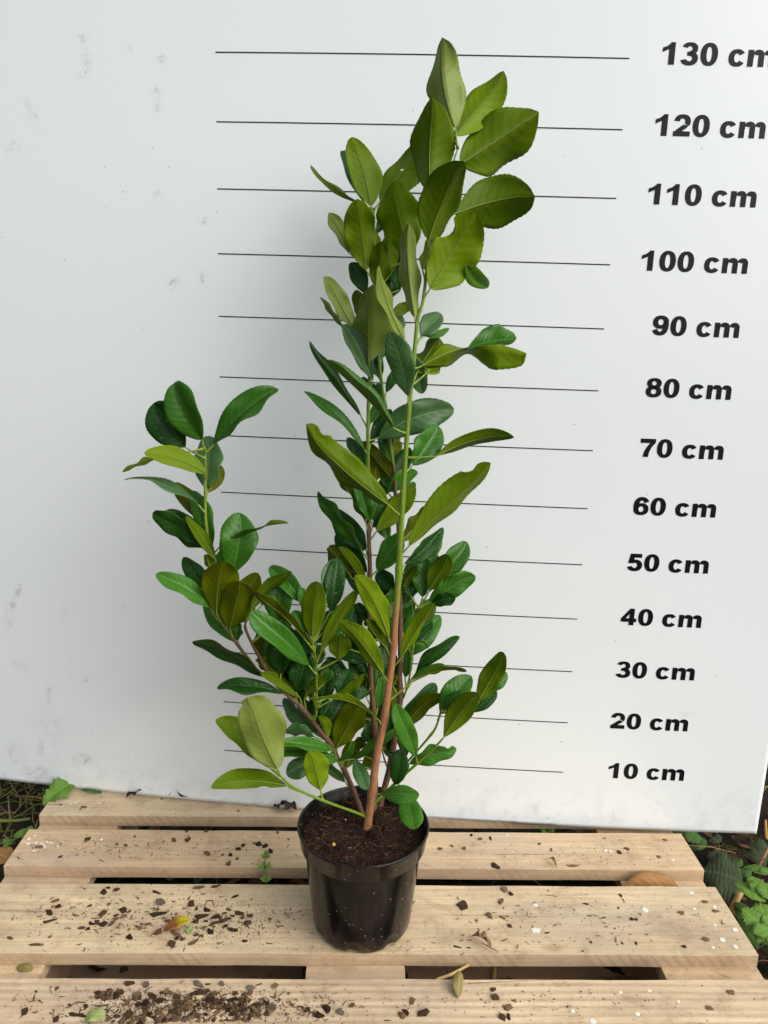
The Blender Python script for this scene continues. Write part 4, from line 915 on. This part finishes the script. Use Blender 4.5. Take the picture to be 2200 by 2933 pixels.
for (a, b, c, d, w, lab) in ((362, 2284, 418, 2272, .010, 'thin black rotten leaf on the rear plank left of centre'), (470, 2280, 545, 2288, .008, 'flat black rotten leaf tucked under the board on the rear plank'), (785, 2312, 850, 2322, .014, 'dark crumpled leaf on the rear plank just left of the pot')):
    one_leaf('rotten_leaf', lab, 'leaf', a, b, .002, c, d, .005, w, M_BLACK, arch=.2, wave=.6, cup=.5, teeth=.08, b=.5)
one_leaf('brown_leaf', 'rusty brown leaf on the ground at the left end of the second plank', 'leaf', 40, 2470, -.06, -40, 2440, -.05, .022, M_BROWN, arch=.1, teeth=.01)
# straws and stalks
def stick(name, label, cat, pts, r, mat, group=None):
    P3 = [onz(x, y, z) for x, y, z in pts]; sp = [Vector(q) for q in spline([tuple(p) for p in P3], 5)]
    V, F = tube(sp, [r * (1 + .15 * vnoise(i, 2.2)) for i in range(len(sp))], 7); o = P3[0]
    return tag(link(name, mesh(name, [v - o for v in V], F, True), None, [mat], o), label, cat, group)
stick('straw_stalk', 'bent straw-coloured stalk sticking out of the gap right of centre', 'stalk', [(1250, 2806, -.002), (1290, 2792, -.004), (1346, 2762, -.02)], .0022, M_STRAW)
stick('straw_stalk', 'short pale upright stalk in the gap in front of the wide plank', 'stalk', [(1414, 2803, -.12), (1417, 2765, -.12), (1420, 2740, -.12)], .0035, M_STRAW)
stick('straw_stalk', 'yellowish thick stalk leaning against the right end of the pallet', 'stalk', [(2096, 2612, -.11), (2112, 2574, -.09), (2124, 2554, -.085)], .0055, M_STRAW)
stick('straw_stalk', 'brown stalk running up at the right edge of the picture', 'stalk', [(2172, 2482, -.12), (2190, 2450, -.10), (2215, 2400, -.08)], .0035, plain('brown_stalk', S(132, 104, 74), .7, .3, .3))
stick('straw_stalk', 'thin dark stem lying on the ground behind the right pallet end', 'stalk', [(2068, 2418, -.13), (2105, 2450, -.13), (2140, 2478, -.13)], .003, plain('olive_stalk', S(92, 84, 52), .7, .3, .3))
stick('straw_stalk', 'pale grass stem lying on the ground left of the rear plank', 'stalk', [(-20, 2352, -.12), (40, 2351, -.118), (86, 2346, -.12)], .0032, M_STALKG)
stick('straw_stalk', 'orange-brown straw standing beside the right edge of the board', 'stalk', [(2196, 2404, -.12), (2194, 2378, -.11), (2193, 2350, -.10)], .003, plain('orange_straw', S(168, 124, 72), .7, .3, .3))
# young weed growing out of the gap left of the pot
def seedling():
    b = hit(760, 2534, 1, -.125); tip = onz(761, 2446, .0); zc = (b - CAM).dot(AZ)
    root = empty('cleavers_seedling', b, 'small light green whorled weed growing out of the gap left of the pot', 'weed')
    pts = [P(760 + 2 * math.sin(i), 2534 - i * 11, zc - .002 * i) for i in range(9)]
    V, F = tube(pts, [.0009] * 9, 6); link('stem', mesh('stem', [v - b for v in V], F, True), root, [M_STALKG])
    for i in (1, 4, 7, 8):
        n = 6 if i < 8 else 4
        for k in range(n):
            a = 2 * math.pi * k / n + i; L = (.011, .015, .010, .007)[(1, 4, 7, 8).index(i)]
            d = Vector((math.cos(a), math.sin(a), .5 if i < 8 else 1.2)).normalized()
            me, org = free_leaf('leaf', pts[i], pts[i] + d * L, L * .24, (0, -.5, 1), [M_SEEDLING, M_SEEDLING], rng=WR, NV=8, teeth=0, arch=.08)
            link('leaf', me, root, [], org - b)
seedling()
# stinging nettle to the right, weeds to the left: (base px, tip px, base z, tip z, half width m, look)
def weed(name, label, cat, stems, leaves, loc):
    root = empty(name, loc, label, cat)
    for pts, r in stems:
        P3 = [onz(*q) for q in pts]; sp = [Vector(q) for q in spline([tuple(p) for p in P3], 4)]
        V, F = tube(sp, [r] * len(sp), 6); link('stem', mesh('stem', [v - loc for v in V], F, True), root, [M_STALKG])
    for (bx, by, bz, tx, ty, tz, hw, mt) in leaves:
        me, org = free_leaf('leaf', onz(bx, by, bz), onz(tx, ty, tz), hw, (0, -.45, 1), [mt, mt], rng=WR, NV=40, teeth=.17, nteeth=10, arch=.10, cup=-.12, wave=.10, b=.62)
        link('leaf', me, root, [], org - loc)
def w(x, y): return 1900 + x / 5.53, 2350 + y / 5.53
def wleaf(bx, by, tx, ty, hw, mt, bz=-.05, tz=-.06):
    a, b = w(bx, by); c, d = w(tx, ty); return (a, b, bz, c, d, tz, hw, mt)
NB = onz(2190, 2640, GZ)
weed('nettle_plant', 'bright green stinging nettle at the right end of the pallet', 'weed',
     [([(2196, 2700, GZ), (2182, 2640, -.08), (2176, 2590, -.06), (2184, 2520, -.045)], .0022), ([(2230, 2790, GZ), (2210, 2730, -.09), (2196, 2690, -.08)], .0022)],
     [wleaf(1640, 870, 1295, 722, .013, M_NETTLE, -.03, -.05), wleaf(1430, 1260, 1185, 962, .016, M_NETTLE), wleaf(1440, 1250, 1562, 1180, .011, M_NETTLE), wleaf(1400, 880, 1490, 1095, .014, M_NETTLE, -.04, -.05),
      wleaf(1560, 960, 1655, 1250, .016, M_NETTLE, -.04, -.05), wleaf(1480, 1290, 1645, 1575, .018, M_NETTLE, -.06, -.07), wleaf(1650, 1800, 1245, 1395, .020, M_NETTLE, -.08, -.06), wleaf(1440, 1800, 1615, 1880, .012, M_NETTLE, -.08, -.08),
      wleaf(1260, 1480, 1225, 1300, .012, M_NETTLE_M, -.09, -.09), wleaf(1500, 2030, 1190, 1560, .014, M_NETTLE_M, -.11, -.1), wleaf(1580, 740, 1680, 850, .013, M_NETTLE, -.03, -.03), wleaf(1180, 1560, 1250, 1330, .011, M_NETTLE_M, -.1, -.1),
      wleaf(1700, 1650, 1580, 1500, .012, M_NETTLE, -.07, -.06), wleaf(1400, 1150, 1540, 980, .012, M_NETTLE, -.05, -.04), wleaf(1660, 1700, 1440, 1790, .013, M_NETTLE, -.07, -.07), wleaf(1700, 1980, 1600, 1860, .014, M_NETTLE_M, -.09, -.09)], NB)
weed('nettle_plant', 'dark dusty nettle leaves lying on the ground behind the right pallet end', 'weed', [([(2140, 2500, GZ + .01), (2100, 2480, -.12), (2060, 2450, -.12)], .002)],
     [wleaf(1260, 980, 640, 790, .050, M_NETTLE_D, -.10, -.10), wleaf(1700, 560, 1320, 420, .028, M_NETTLE_D, -.12, -.12), wleaf(1640, 620, 1330, 600, .024, M_NETTLE_D, -.12, -.12), wleaf(660, 440, 480, 330, .020, M_NETTLE_M, -.12, -.12), wleaf(520, 180, 390, 330, .020, M_NETTLE_M, -.11, -.11),
      wleaf(1260, 720, 1110, 640, .012, M_NETTLE_M, -.1, -.1), wleaf(1220, 780, 1400, 860, .014, M_NETTLE_M, -.1, -.1), wleaf(900, 640, 720, 500, .016, M_NETTLE_D, -.1, -.1), wleaf(760, 260, 900, 350, .016, M_NETTLE_D, -.12, -.12)], onz(2110, 2500, GZ))
def w2(x, y): return x / 5.53, 2200 + y / 5.53
def wleaf2(bx, by, tx, ty, hw, mt, bz=-.06, tz=-.06):
    a, b = w2(bx, by); c, d = w2(tx, ty); return (a, b, bz, c, d, tz, hw, mt)
weed('creeping_weed', 'small green creeping weed at the left end of the second plank', 'weed', [([(-30, 2420, -.07), (20, 2412, -.06), (62, 2396, -.045), (78, 2384, -.03)], .0016)],
     [wleaf2(330, 1100, 270, 1040, .008, M_NETTLE_M), wleaf2(360, 1080, 530, 975, .012, M_NETTLE, -.04, -.02), wleaf2(360, 1090, 300, 990, .012, M_NETTLE, -.04, -.04), wleaf2(120, 1170, 60, 1130, .006, M_NETTLE), wleaf2(120, 1170, 190, 1200, .006, M_NETTLE), wleaf2(120, 1170, 90, 1270, .006, M_NETTLE), wleaf2(130, 1160, 160, 1120, .005, M_NETTLE)], onz(20, 2412, GZ))
weed('small_weed', 'tiny green weed sprouting between the board and the second plank', 'weed', [([(1566, 2388, -.06), (1564, 2376, -.03)], .001)],
     [(1566, 2384, -.03, 1588, 2370, -.02, .008, M_NETTLE), (1566, 2384, -.03, 1545, 2372, -.02, .008, M_NETTLE_M), (1566, 2384, -.03, 1556, 2390, -.02, .007, M_NETTLE), (1560, 2380, -.03, 1530, 2364, -.03, .008, M_NETTLE_M)], onz(1566, 2388, GZ))

# leaf litter, straw and moss on the ground (uncountable)
def litter():
    rr = random.Random(5); V = []; F = []; MI = []
    def add_leaf(x, y, s, mi):
        b = len(V); th = rr.uniform(0, 6.28); d = Vector((math.cos(th), math.sin(th), rr.uniform(-.25, .5))); p = Vector((-math.sin(th), math.cos(th), rr.uniform(-.4, .4)))
        z = GZ + 0.004 + rr.uniform(0, .016); o = Vector((x, y, z)); wd = s * rr.uniform(.22, .5)
        for k, (t, q) in enumerate(((0, .05), (.25, .8), (.55, 1), (.8, .65), (1, .03))):
            c = o + d * (s * t) + Vector((0, 0, .25 * s * t * (1 - t))); V.extend([c - p * wd * q + Vector((0, 0, .15 * wd)), c, c + p * wd * q + Vector((0, 0, .15 * wd))])
        for k in range(4):
            for j in range(2): F.append((b + 3 * k + j, b + 3 * k + j + 1, b + 3 * k + 4 + j, b + 3 * k + 3 + j)); MI.append(mi)
    def add_straw(x, y, L, mi):
        th = rr.uniform(0, 6.28); d = Vector((math.cos(th), math.sin(th), rr.uniform(-.1, .35))); o = Vector((x, y, GZ + .004 + rr.uniform(0, .015))); r = rr.uniform(.0006, .0018)
        vv, ff = tube([o, o + d * L * .5 + Vector((0, 0, rr.uniform(-.004, .006))), o + d * L], [r, r, r * .6], 4); b = len(V); V.extend(vv); F.extend([tuple(b + i for i in f) for f in ff]); MI.extend([mi] * len(ff))
    for _ in range(2300):
        z = rr.random()
        if z < .38: x, y = rr.uniform(1.15, 1.75), rr.uniform(-.55, .8)
        elif z < .62: x, y = rr.uniform(-.65, .05), rr.uniform(-.35, .9)
        else: x, y = rr.uniform(0, 1.2), rr.uniform(-.6, .3)
        if rr.random() < .68: add_leaf(x, y, rr.uniform(.012, .05), rr.choice([0, 0, 1, 1, 2, 3]))
        else: add_straw(x, y, rr.uniform(.03, .14), rr.choice([4, 4, 5, 5, 1]))
    for _ in range(260):          # hay and moss on the left
        add_straw(rr.uniform(-.3, -.02), rr.uniform(.15, .55), rr.uniform(.02, .09), rr.choice([6, 6, 4]))
    me = mesh('leaf_litter', V, F)
    o = link('leaf_litter', me, None, [plain('litter_dark', S(44, 34, 27), .9, .1, .4, 50), plain('litter_brown', S(88, 66, 46), .85, .1, .4, 50), plain('litter_rust', S(118, 82, 50), .8, .15, .3, 50), plain('litter_green', S(58, 66, 32), .8, .2, .4, 50),
                                       plain('litter_straw', S(140, 116, 78), .8, .2, .3, 50), plain('litter_twig', S(70, 56, 44), .8, .2, .3, 50), plain('litter_moss', S(92, 104, 46), .8, .2, .3, 50)])
    for p, i in zip(me.polygons, MI): p.material_index = i
    tag(o, 'dark leaf litter and straw on the ground around and under the pallet', 'leaf litter', kind='stuff')
litter()

# ------------------------------------------------------------------ bark chips
def chip_mat(name, a, b, rough=.85):
    t = NT(name, rough, .2); o = t.obj(); n = t.noise(t.mapping(o, (1.5, 6, 6)), 1.0, 5, .7); r = t.rnd()
    f = t.math('ADD', t.math('MULTIPLY', n, .6), t.math('MULTIPLY', r, .4))
    t.col(t.mix(t.ramp(f, [(.25, 0.), (.75, 1.)]), a, b)); t.nor(t.bump(n, .8, .15)); return t.m
CHM = {'d': chip_mat('bark_dark', S(58, 42, 30), S(112, 84, 60)), 'm': chip_mat('bark_brown', S(98, 74, 50), S(160, 126, 90)), 'l': chip_mat('bark_tan', S(140, 110, 78), S(182, 150, 112)), 'g': chip_mat('bark_grey', S(124, 108, 92), S(172, 156, 136))}
CHIP_MESH = {}
rc = random.Random(9)
for k in CHM:
    for s in range(5):
        n = rc.choice([5, 6, 6, 7, 8]); ang = sorted(math.pi * (2 * i + 1) / n + rc.uniform(-.3, .3) for i in range(n)); V = []; F = []
        base = [Vector((.62 * math.cos(a) * rc.uniform(.55, 1.15), .6 * math.sin(a) * rc.uniform(.5, 1.15), 0)) for a in ang]
        tx, ty = rc.uniform(-.5, .5), rc.uniform(-.5, .5)
        for p in base: V.append(p)
        for p in base: V.append(Vector((p.x * rc.uniform(.7, 1.08), p.y * rc.uniform(.7, 1.08), rc.uniform(.5, 1.25) + tx * p.x + ty * p.y)))
        V.append(Vector((rc.uniform(-.15, .15), rc.uniform(-.15, .15), rc.uniform(.8, 1.5))))
        for i in range(n): F.append((i, (i + 1) % n, n + (i + 1) % n, n + i)); F.append((n + i, n + (i + 1) % n, 2 * n))
        F.append(tuple(reversed(range(n))))
        me = mesh('bark_chip', V, F); me.materials.append(CHM[k]); CHIP_MESH[(k, s)] = me
def zone(y):
    for k, (o, y0, y1) in PLANKS.items():
        if y0 + .002 < y < y1 - .002: return k
CHIPS = []
def chip(x, y, wpx, hpx, col, ang=None, lift=0.0):
    p = onz(x, y, 0.0); z = zone(p.y)
    if z is None or not (0.003 < p.x < 1.197): return
    if (p - Vector((PC.x, PC.y, 0))).length < .083: return
    s = (p - CAM).dot(AZ) / FPX
    lx, wy = wpx * s * .9, hpx * s * 1.1; t = min(lx, wy) * rc.uniform(.16, .34)
    rot = (rc.uniform(-.12, .12) + (rc.uniform(-.5, .5) if lift else 0), rc.uniform(-.10, .10) + (rc.uniform(-.5, .5) if lift else 0), rc.uniform(0, 6.28) if ang is None else ang)
    CHIPS.append((lx * wy, x, z, col, rc.randrange(5), (p.x, p.y, 0.0002 + lift), (lx, wy, t), rot))
def place_chips():
    CHIPS.sort(key=lambda c: -c[0]); V = []; F = []; MI = []; keys = 'dmlg'
    cw = {'d': 'dark brown', 'm': 'mid brown', 'l': 'pale tan', 'g': 'greyish'}
    for i, (area, x, z, col, k, loc, sc, rot) in enumerate(CHIPS):
        if i < 290:
            o = bpy.data.objects.new('bark_chip', CHIP_MESH[(col, k)]); C.objects.link(o)
            o.location = loc; o.scale = sc; o.rotation_euler = rot
            sz = 'large ' if area > 1.8e-4 else ('small ' if area < 5e-5 else '')
            lng = 'long ' if area < 1.8e-4 and area > 5e-5 and max(sc[0], sc[1]) > 2.6 * min(sc[0], sc[1]) else ''
            if z == 'fourth': where = 'on the front plank ' + ('near its left end' if x < 230 else 'at the left side of the heap' if x < 430 else 'in the middle of the heap' if x < 600 else 'at the right side of the heap' if x < 860 else 'below the pot' if x < 1280 else 'right of the pot')
            elif z == 'middle': where = 'on the wide plank ' + ('near its left end' if x < 200 else 'left of the yellow leaf' if x < 440 else 'beside the yellow leaf' if x < 620 else 'left of the pot' if x < 1000 else 'just right of the pot' if x < 1560 else 'towards its right end')
            elif z == 'second': where = 'on the second plank ' + ('near its left end' if x < 300 else 'left of the pot' if x < 640 else 'by the green seedling' if x < 1000 else 'right of the pot')
            else: where = 'on the rear plank below the board'
            lab = '%s%s%s bark chip %s' % (sz, lng, cw[col], where)
            tag(o, lab, 'bark chip', lab.replace('chip', 'chips', 1))
        else:
            me = CHIP_MESH[(col, k)]; M4 = Matrix.LocRotScale(Vector(loc), __import__('mathutils').Euler(rot), Vector(sc)); b = len(V)
            V.extend([M4 @ v.co for v in me.vertices])
            for p in me.polygons: F.append(tuple(b + j for j in p.vertices)); MI.append(keys.index(col))
    if F:
        me = mesh('small_bark_chips', V, F); o = link('small_bark_chips', me, None, [CHM2[c] for c in keys])
        for p, i in zip(me.polygons, MI): p.material_index = i
        tag(o, 'smallest brown bark chips mixed into the heap on the front plank', 'bark chips', kind='stuff')
def g3(x, y): return x / 2.07375, 2480 + y / 2.07375
def h3(x, y): return 1300 + x / 2.07375, 2480 + y / 2.07375
k3 = 1 / 2.07375
for (x, y, a, b, c) in [(615,160,36,34,'d'),(645,132,34,24,'d'),(690,145,40,22,'d'),(500,138,18,16,'m'),(488,126,18,16,'l'),(330,210,56,22,'m'),(350,240,46,44,'d'),(315,243,26,18,'m'),(290,280,56,26,'d'),(295,330,104,20,'d'),(535,237,42,20,'d'),(640,228,26,12,'m'),(425,250,22,14,'l'),(440,293,54,16,'m'),(610,288,52,46,'m'),(730,268,46,32,'d'),(765,275,34,24,'m'),(690,295,38,16,'m'),(735,303,44,26,'l'),(685,315,44,18,'l'),(480,372,58,24,'m'),(545,345,44,24,'d'),(525,375,36,30,'d'),(610,350,56,42,'d'),(575,340,40,24,'d'),(655,352,34,30,'m'),(672,335,30,24,'m'),(765,383,32,18,'m'),(815,362,36,16,'m'),(830,375,32,22,'l'),(843,347,22,18,'d'),(870,275,28,12,'m'),(820,193,24,12,'m'),(770,428,56,36,'d'),(930,160,76,18,'d'),(955,220,66,46,'g'),(1030,215,28,18,'m'),(1120,198,18,12,'m'),(1135,232,50,46,'d'),(1165,262,36,16,'m'),(1185,132,72,32,'g'),(1285,122,66,18,'d'),(1230,265,46,32,'d'),(940,290,120,34,'d'),(995,330,36,24,'m'),(940,397,60,42,'m'),(1020,470,66,48,'m'),(1145,455,84,28,'m'),(1045,405,124,28,'l'),(1085,437,38,20,'m'),(1050,435,32,24,'d'),(1165,412,40,24,'m'),(1195,418,34,24,'m'),(1250,395,44,38,'d'),(1195,305,92,38,'d'),(1165,330,44,28,'m'),(1260,350,76,24,'m'),(1210,370,40,24,'m'),(1290,305,70,42,'d'),(1345,320,80,30,'m'),(1330,285,40,22,'m'),(1360,262,36,22,'m'),(1420,285,70,28,'d'),(1470,340,46,38,'m'),(1480,300,46,28,'m'),(1370,380,60,26,'d'),(1340,360,46,28,'d'),(1395,385,36,20,'d'),(1345,205,14,34,'l'),(1395,185,56,16,'d'),(1455,448,36,20,'d'),(1605,318,28,16,'m'),(1310,460,50,10,'m'),(1495,202,22,12,'m'),(210,470,80,22,'m'),(245,472,28,22,'m'),(295,425,26,18,'m'),(475,468,34,10,'m'),(55,430,56,22,'m'),(1310,335,50,30,'d'),(1440,310,40,30,'m'),(1385,300,40,22,'d'),(1225,330,40,22,'d')]:
    X, Y = g3(x, y); chip(X, Y, a * k3, b * k3, c, rc.uniform(-.7, .7))
for (x, y, a, c) in [(378,411,26,'d'),(582,398,16,'d'),(505,430,20,'m'),(543,436,24,'m'),(752,413,36,'m'),(812,412,34,'m'),(895,472,40,'m'),(1030,452,30,'d'),(1050,437,26,'d'),(995,477,24,'d'),(1025,492,20,'m'),(988,514,34,'m'),(960,478,18,'m'),(1120,432,34,'d'),(1145,438,28,'d'),(1170,462,26,'d'),(262,484,20,'d'),(1098,425,16,'m'),(1245,408,16,'m'),(1200,380,18,'m'),(890,375,20,'m'),(805,376,18,'m'),(855,368,14,'m'),(262,260,16,'d'),(1030,287,16,'m'),(348,280,14,'m'),(700,235,14,'m'),(905,243,12,'m'),(735,500,12,'l'),(655,480,12,'m')]:
    chip(x / 1.508, 2133 + y / 1.508, a / 1.508, a * .7 / 1.508, c)
for (x, y, a, b, c) in [(50,240,62,60,'d'),(278,213,32,40,'l'),(215,300,36,54,'m'),(135,325,24,20,'m'),(290,310,58,12,'m'),(335,360,30,30,'m'),(305,440,62,9,'m'),(300,140,62,40,'g'),(340,168,30,34,'d'),(785,228,40,18,'m'),(990,178,20,34,'d'),(978,250,22,20,'d'),(888,310,52,12,'d'),(1058,320,30,22,'d'),(1084,321,24,20,'d'),(552,400,32,9,'d'),(815,455,18,20,'d'),(798,435,30,7,'m'),(1083,463,12,24,'d'),(1000,462,12,18,'d'),(972,468,10,10,'d'),(765,508,26,8,'d'),(1370,480,40,28,'d'),(90,488,28,10,'d'),(20,483,62,13,'d'),(235,737,42,26,'d'),(250,785,58,42,'m'),(320,843,60,40,'l'),(290,905,60,44,'m'),(325,900,28,48,'d'),(360,803,40,12,'m'),(378,710,46,12,'l'),(1048,408,22,7,'m'),(295,253,12,10,'d'),(560,150,10,9,'d'),(510,455,24,6,'m'),(600,242,24,5,'m'),(755,748,12,12,'d'),(675,838,12,12,'d'),(595,792,14,8,'m')]:
    X, Y = h3(x, y); chip(X, Y, a * k3, b * k3, c, rc.uniform(-.6, .6))
for (x, y, a, b, c) in [(1163,2900,16,30,'d'),(1215,2903,24,40,'d'),(1420,2482,30,20,'d'),(1295,2424,14,9,'m'),(1375,2404,16,10,'m'),(1405,2402,20,8,'d'),(1350,2392,10,10,'d'),(1262,2432,16,10,'m'),(1330,2430,14,12,'m'),(1545,2418,14,8,'m'),(1795,2432,18,12,'m'),(1775,2442,14,12,'d'),(1732,2402,16,5,'m'),(1580,2436,18,6,'m'),(1180,2868,30,20,'m'),(1150,2910,26,20,'m'),(1010,2880,24,16,'m'),(975,2900,24,26,'g'),(935,2890,34,22,'d'),(910,2910,36,26,'d'),(880,2893,20,20,'d')]:
    chip(x, y, a, b, c)
# the heap on the furrowed plank
for (cx, cy, rx, ry, n, layers) in [(700,775,140,42,26,1),(990,820,175,75,58,2),(1430,835,185,85,66,2),(850,910,230,30,40,1),(1190,790,110,60,22,1),(1260,905,200,35,24,1),(1560,850,90,50,10,1)]:
    for i in range(n):
        a = rc.uniform(0, 6.28); r = math.sqrt(rc.random()); X, Y = g3(cx + rx * r * math.cos(a), cy + ry * r * math.sin(a))
        sz = rc.uniform(16, 46) * k3 * 1.15
        chip(X, Y, sz, sz * rc.uniform(.45, .95), rc.choices(['d', 'm', 'l', 'g'], [38, 42, 10, 10])[0], None, (rc.uniform(0, .010) * (1 - r) if layers > 1 and i % 2 else 0.0))
for (x, y, a, b, c) in [(145,870,42,36,'d'),(210,870,46,9,'m'),(215,748,18,18,'d'),(340,728,28,30,'m'),(305,722,22,12,'m'),(333,767,32,7,'l'),(415,828,30,14,'d'),(330,915,38,34,'d'),(460,890,150,22,'d'),(605,832,96,12,'m'),(510,838,30,38,'d'),(770,700,66,36,'d'),(868,708,50,40,'g'),(1175,705,84,36,'g'),(1235,705,44,14,'d'),(1320,707,46,32,'g'),(1490,728,60,40,'g'),(1540,705,60,14,'d'),(1635,715,40,40,'l'),(1620,845,60,60,'g'),(585,757,60,44,'d'),(632,765,24,44,'d'),(690,775,50,50,'d'),(60,600,18,12,'m')]:
    X, Y = g3(x, y); chip(X, Y, a * k3, b * k3, c, rc.uniform(-.6, .6))
CHM2 = {k: plain('small_chip_' + k, c, .85, .2, .35, 220) for k, c in (('d', S(66, 46, 32)), ('m', S(112, 84, 57)), ('l', S(164, 134, 98)), ('g', S(142, 128, 112)))}
place_chips()
# fine crumbs, too small to pick apart
def crumbs():
    rr = random.Random(8); V = []; F = []
    def put(x, y, s):
        p = onz(x, y, 0.0); z = zone(p.y)
        if z is None or not (0.004 < p.x < 1.196) or (p - Vector((PC.x, PC.y, 0))).length < .08: return
        b = len(V); th = rr.uniform(0, 6.28); e = rr.uniform(.4, 1)
        for k in range(4): a = th + k * 1.5708; q = s if k % 2 else s * e * .8; V.append(Vector((p.x + q * math.cos(a), p.y + q * math.sin(a), .0003)))
        V.append(Vector((p.x, p.y, .0003 + s * rr.uniform(.4, 1)))); F.extend([(b + k, b + (k + 1) % 4, b + 4) for k in range(4)])
    for (cx, cy, rx, ry, n) in [(480, 2620, 420, 80, 700), (560, 2885, 380, 50, 1700), (640, 2650, 160, 50, 500), (350, 2425, 420, 40, 160), (1650, 2450, 380, 45, 170), (1650, 2630, 430, 95, 220), (1500, 2870, 600, 60, 200), (450, 2310, 380, 25, 60), (1050, 2720, 200, 40, 60), (1000, 2660, 260, 60, 60)]:
        for _ in range(n): put(cx + rr.gauss(0, .5) * rx, cy + rr.gauss(0, .5) * ry, rr.uniform(.0004, .0016))
    for (cx, cy, rx, ry, n) in [(480, 2630, 420, 70, 170), (560, 2885, 400, 45, 420), (1600, 2640, 480, 90, 60), (500, 2440, 500, 40, 50)]:
        for _ in range(n):
            p = onz(cx + rr.gauss(0, .5) * rx, cy + rr.gauss(0, .5) * ry, 0.0)
            if zone(p.y) is None or not (0.01 < p.x < 1.19) or (p - Vector((PC.x, PC.y, 0))).length < .085: continue
            th = rr.uniform(0, 6.28); L = rr.uniform(.003, .012); d = Vector((math.cos(th), math.sin(th), rr.uniform(0, .15))); w = rr.uniform(.0002, .0007)
            vv, ff = tube([p + Vector((0, 0, w)), p + d * L * .5 + Vector((0, 0, w * 2)), p + d * L + Vector((0, 0, w))], [w, w * 1.2, w * .5], 4); b = len(V); V.extend(vv); F.extend([tuple(b + i for i in f) for f in ff])
    o = link('bark_crumbs', mesh('bark_crumbs', V, F), None, [chip_mat('crumb_brown', S(60, 42, 28), S(110, 82, 56))])
    tag(o, 'fine brown bark crumbs sprinkled over the pallet planks', 'crumbs', kind='stuff')
crumbs()
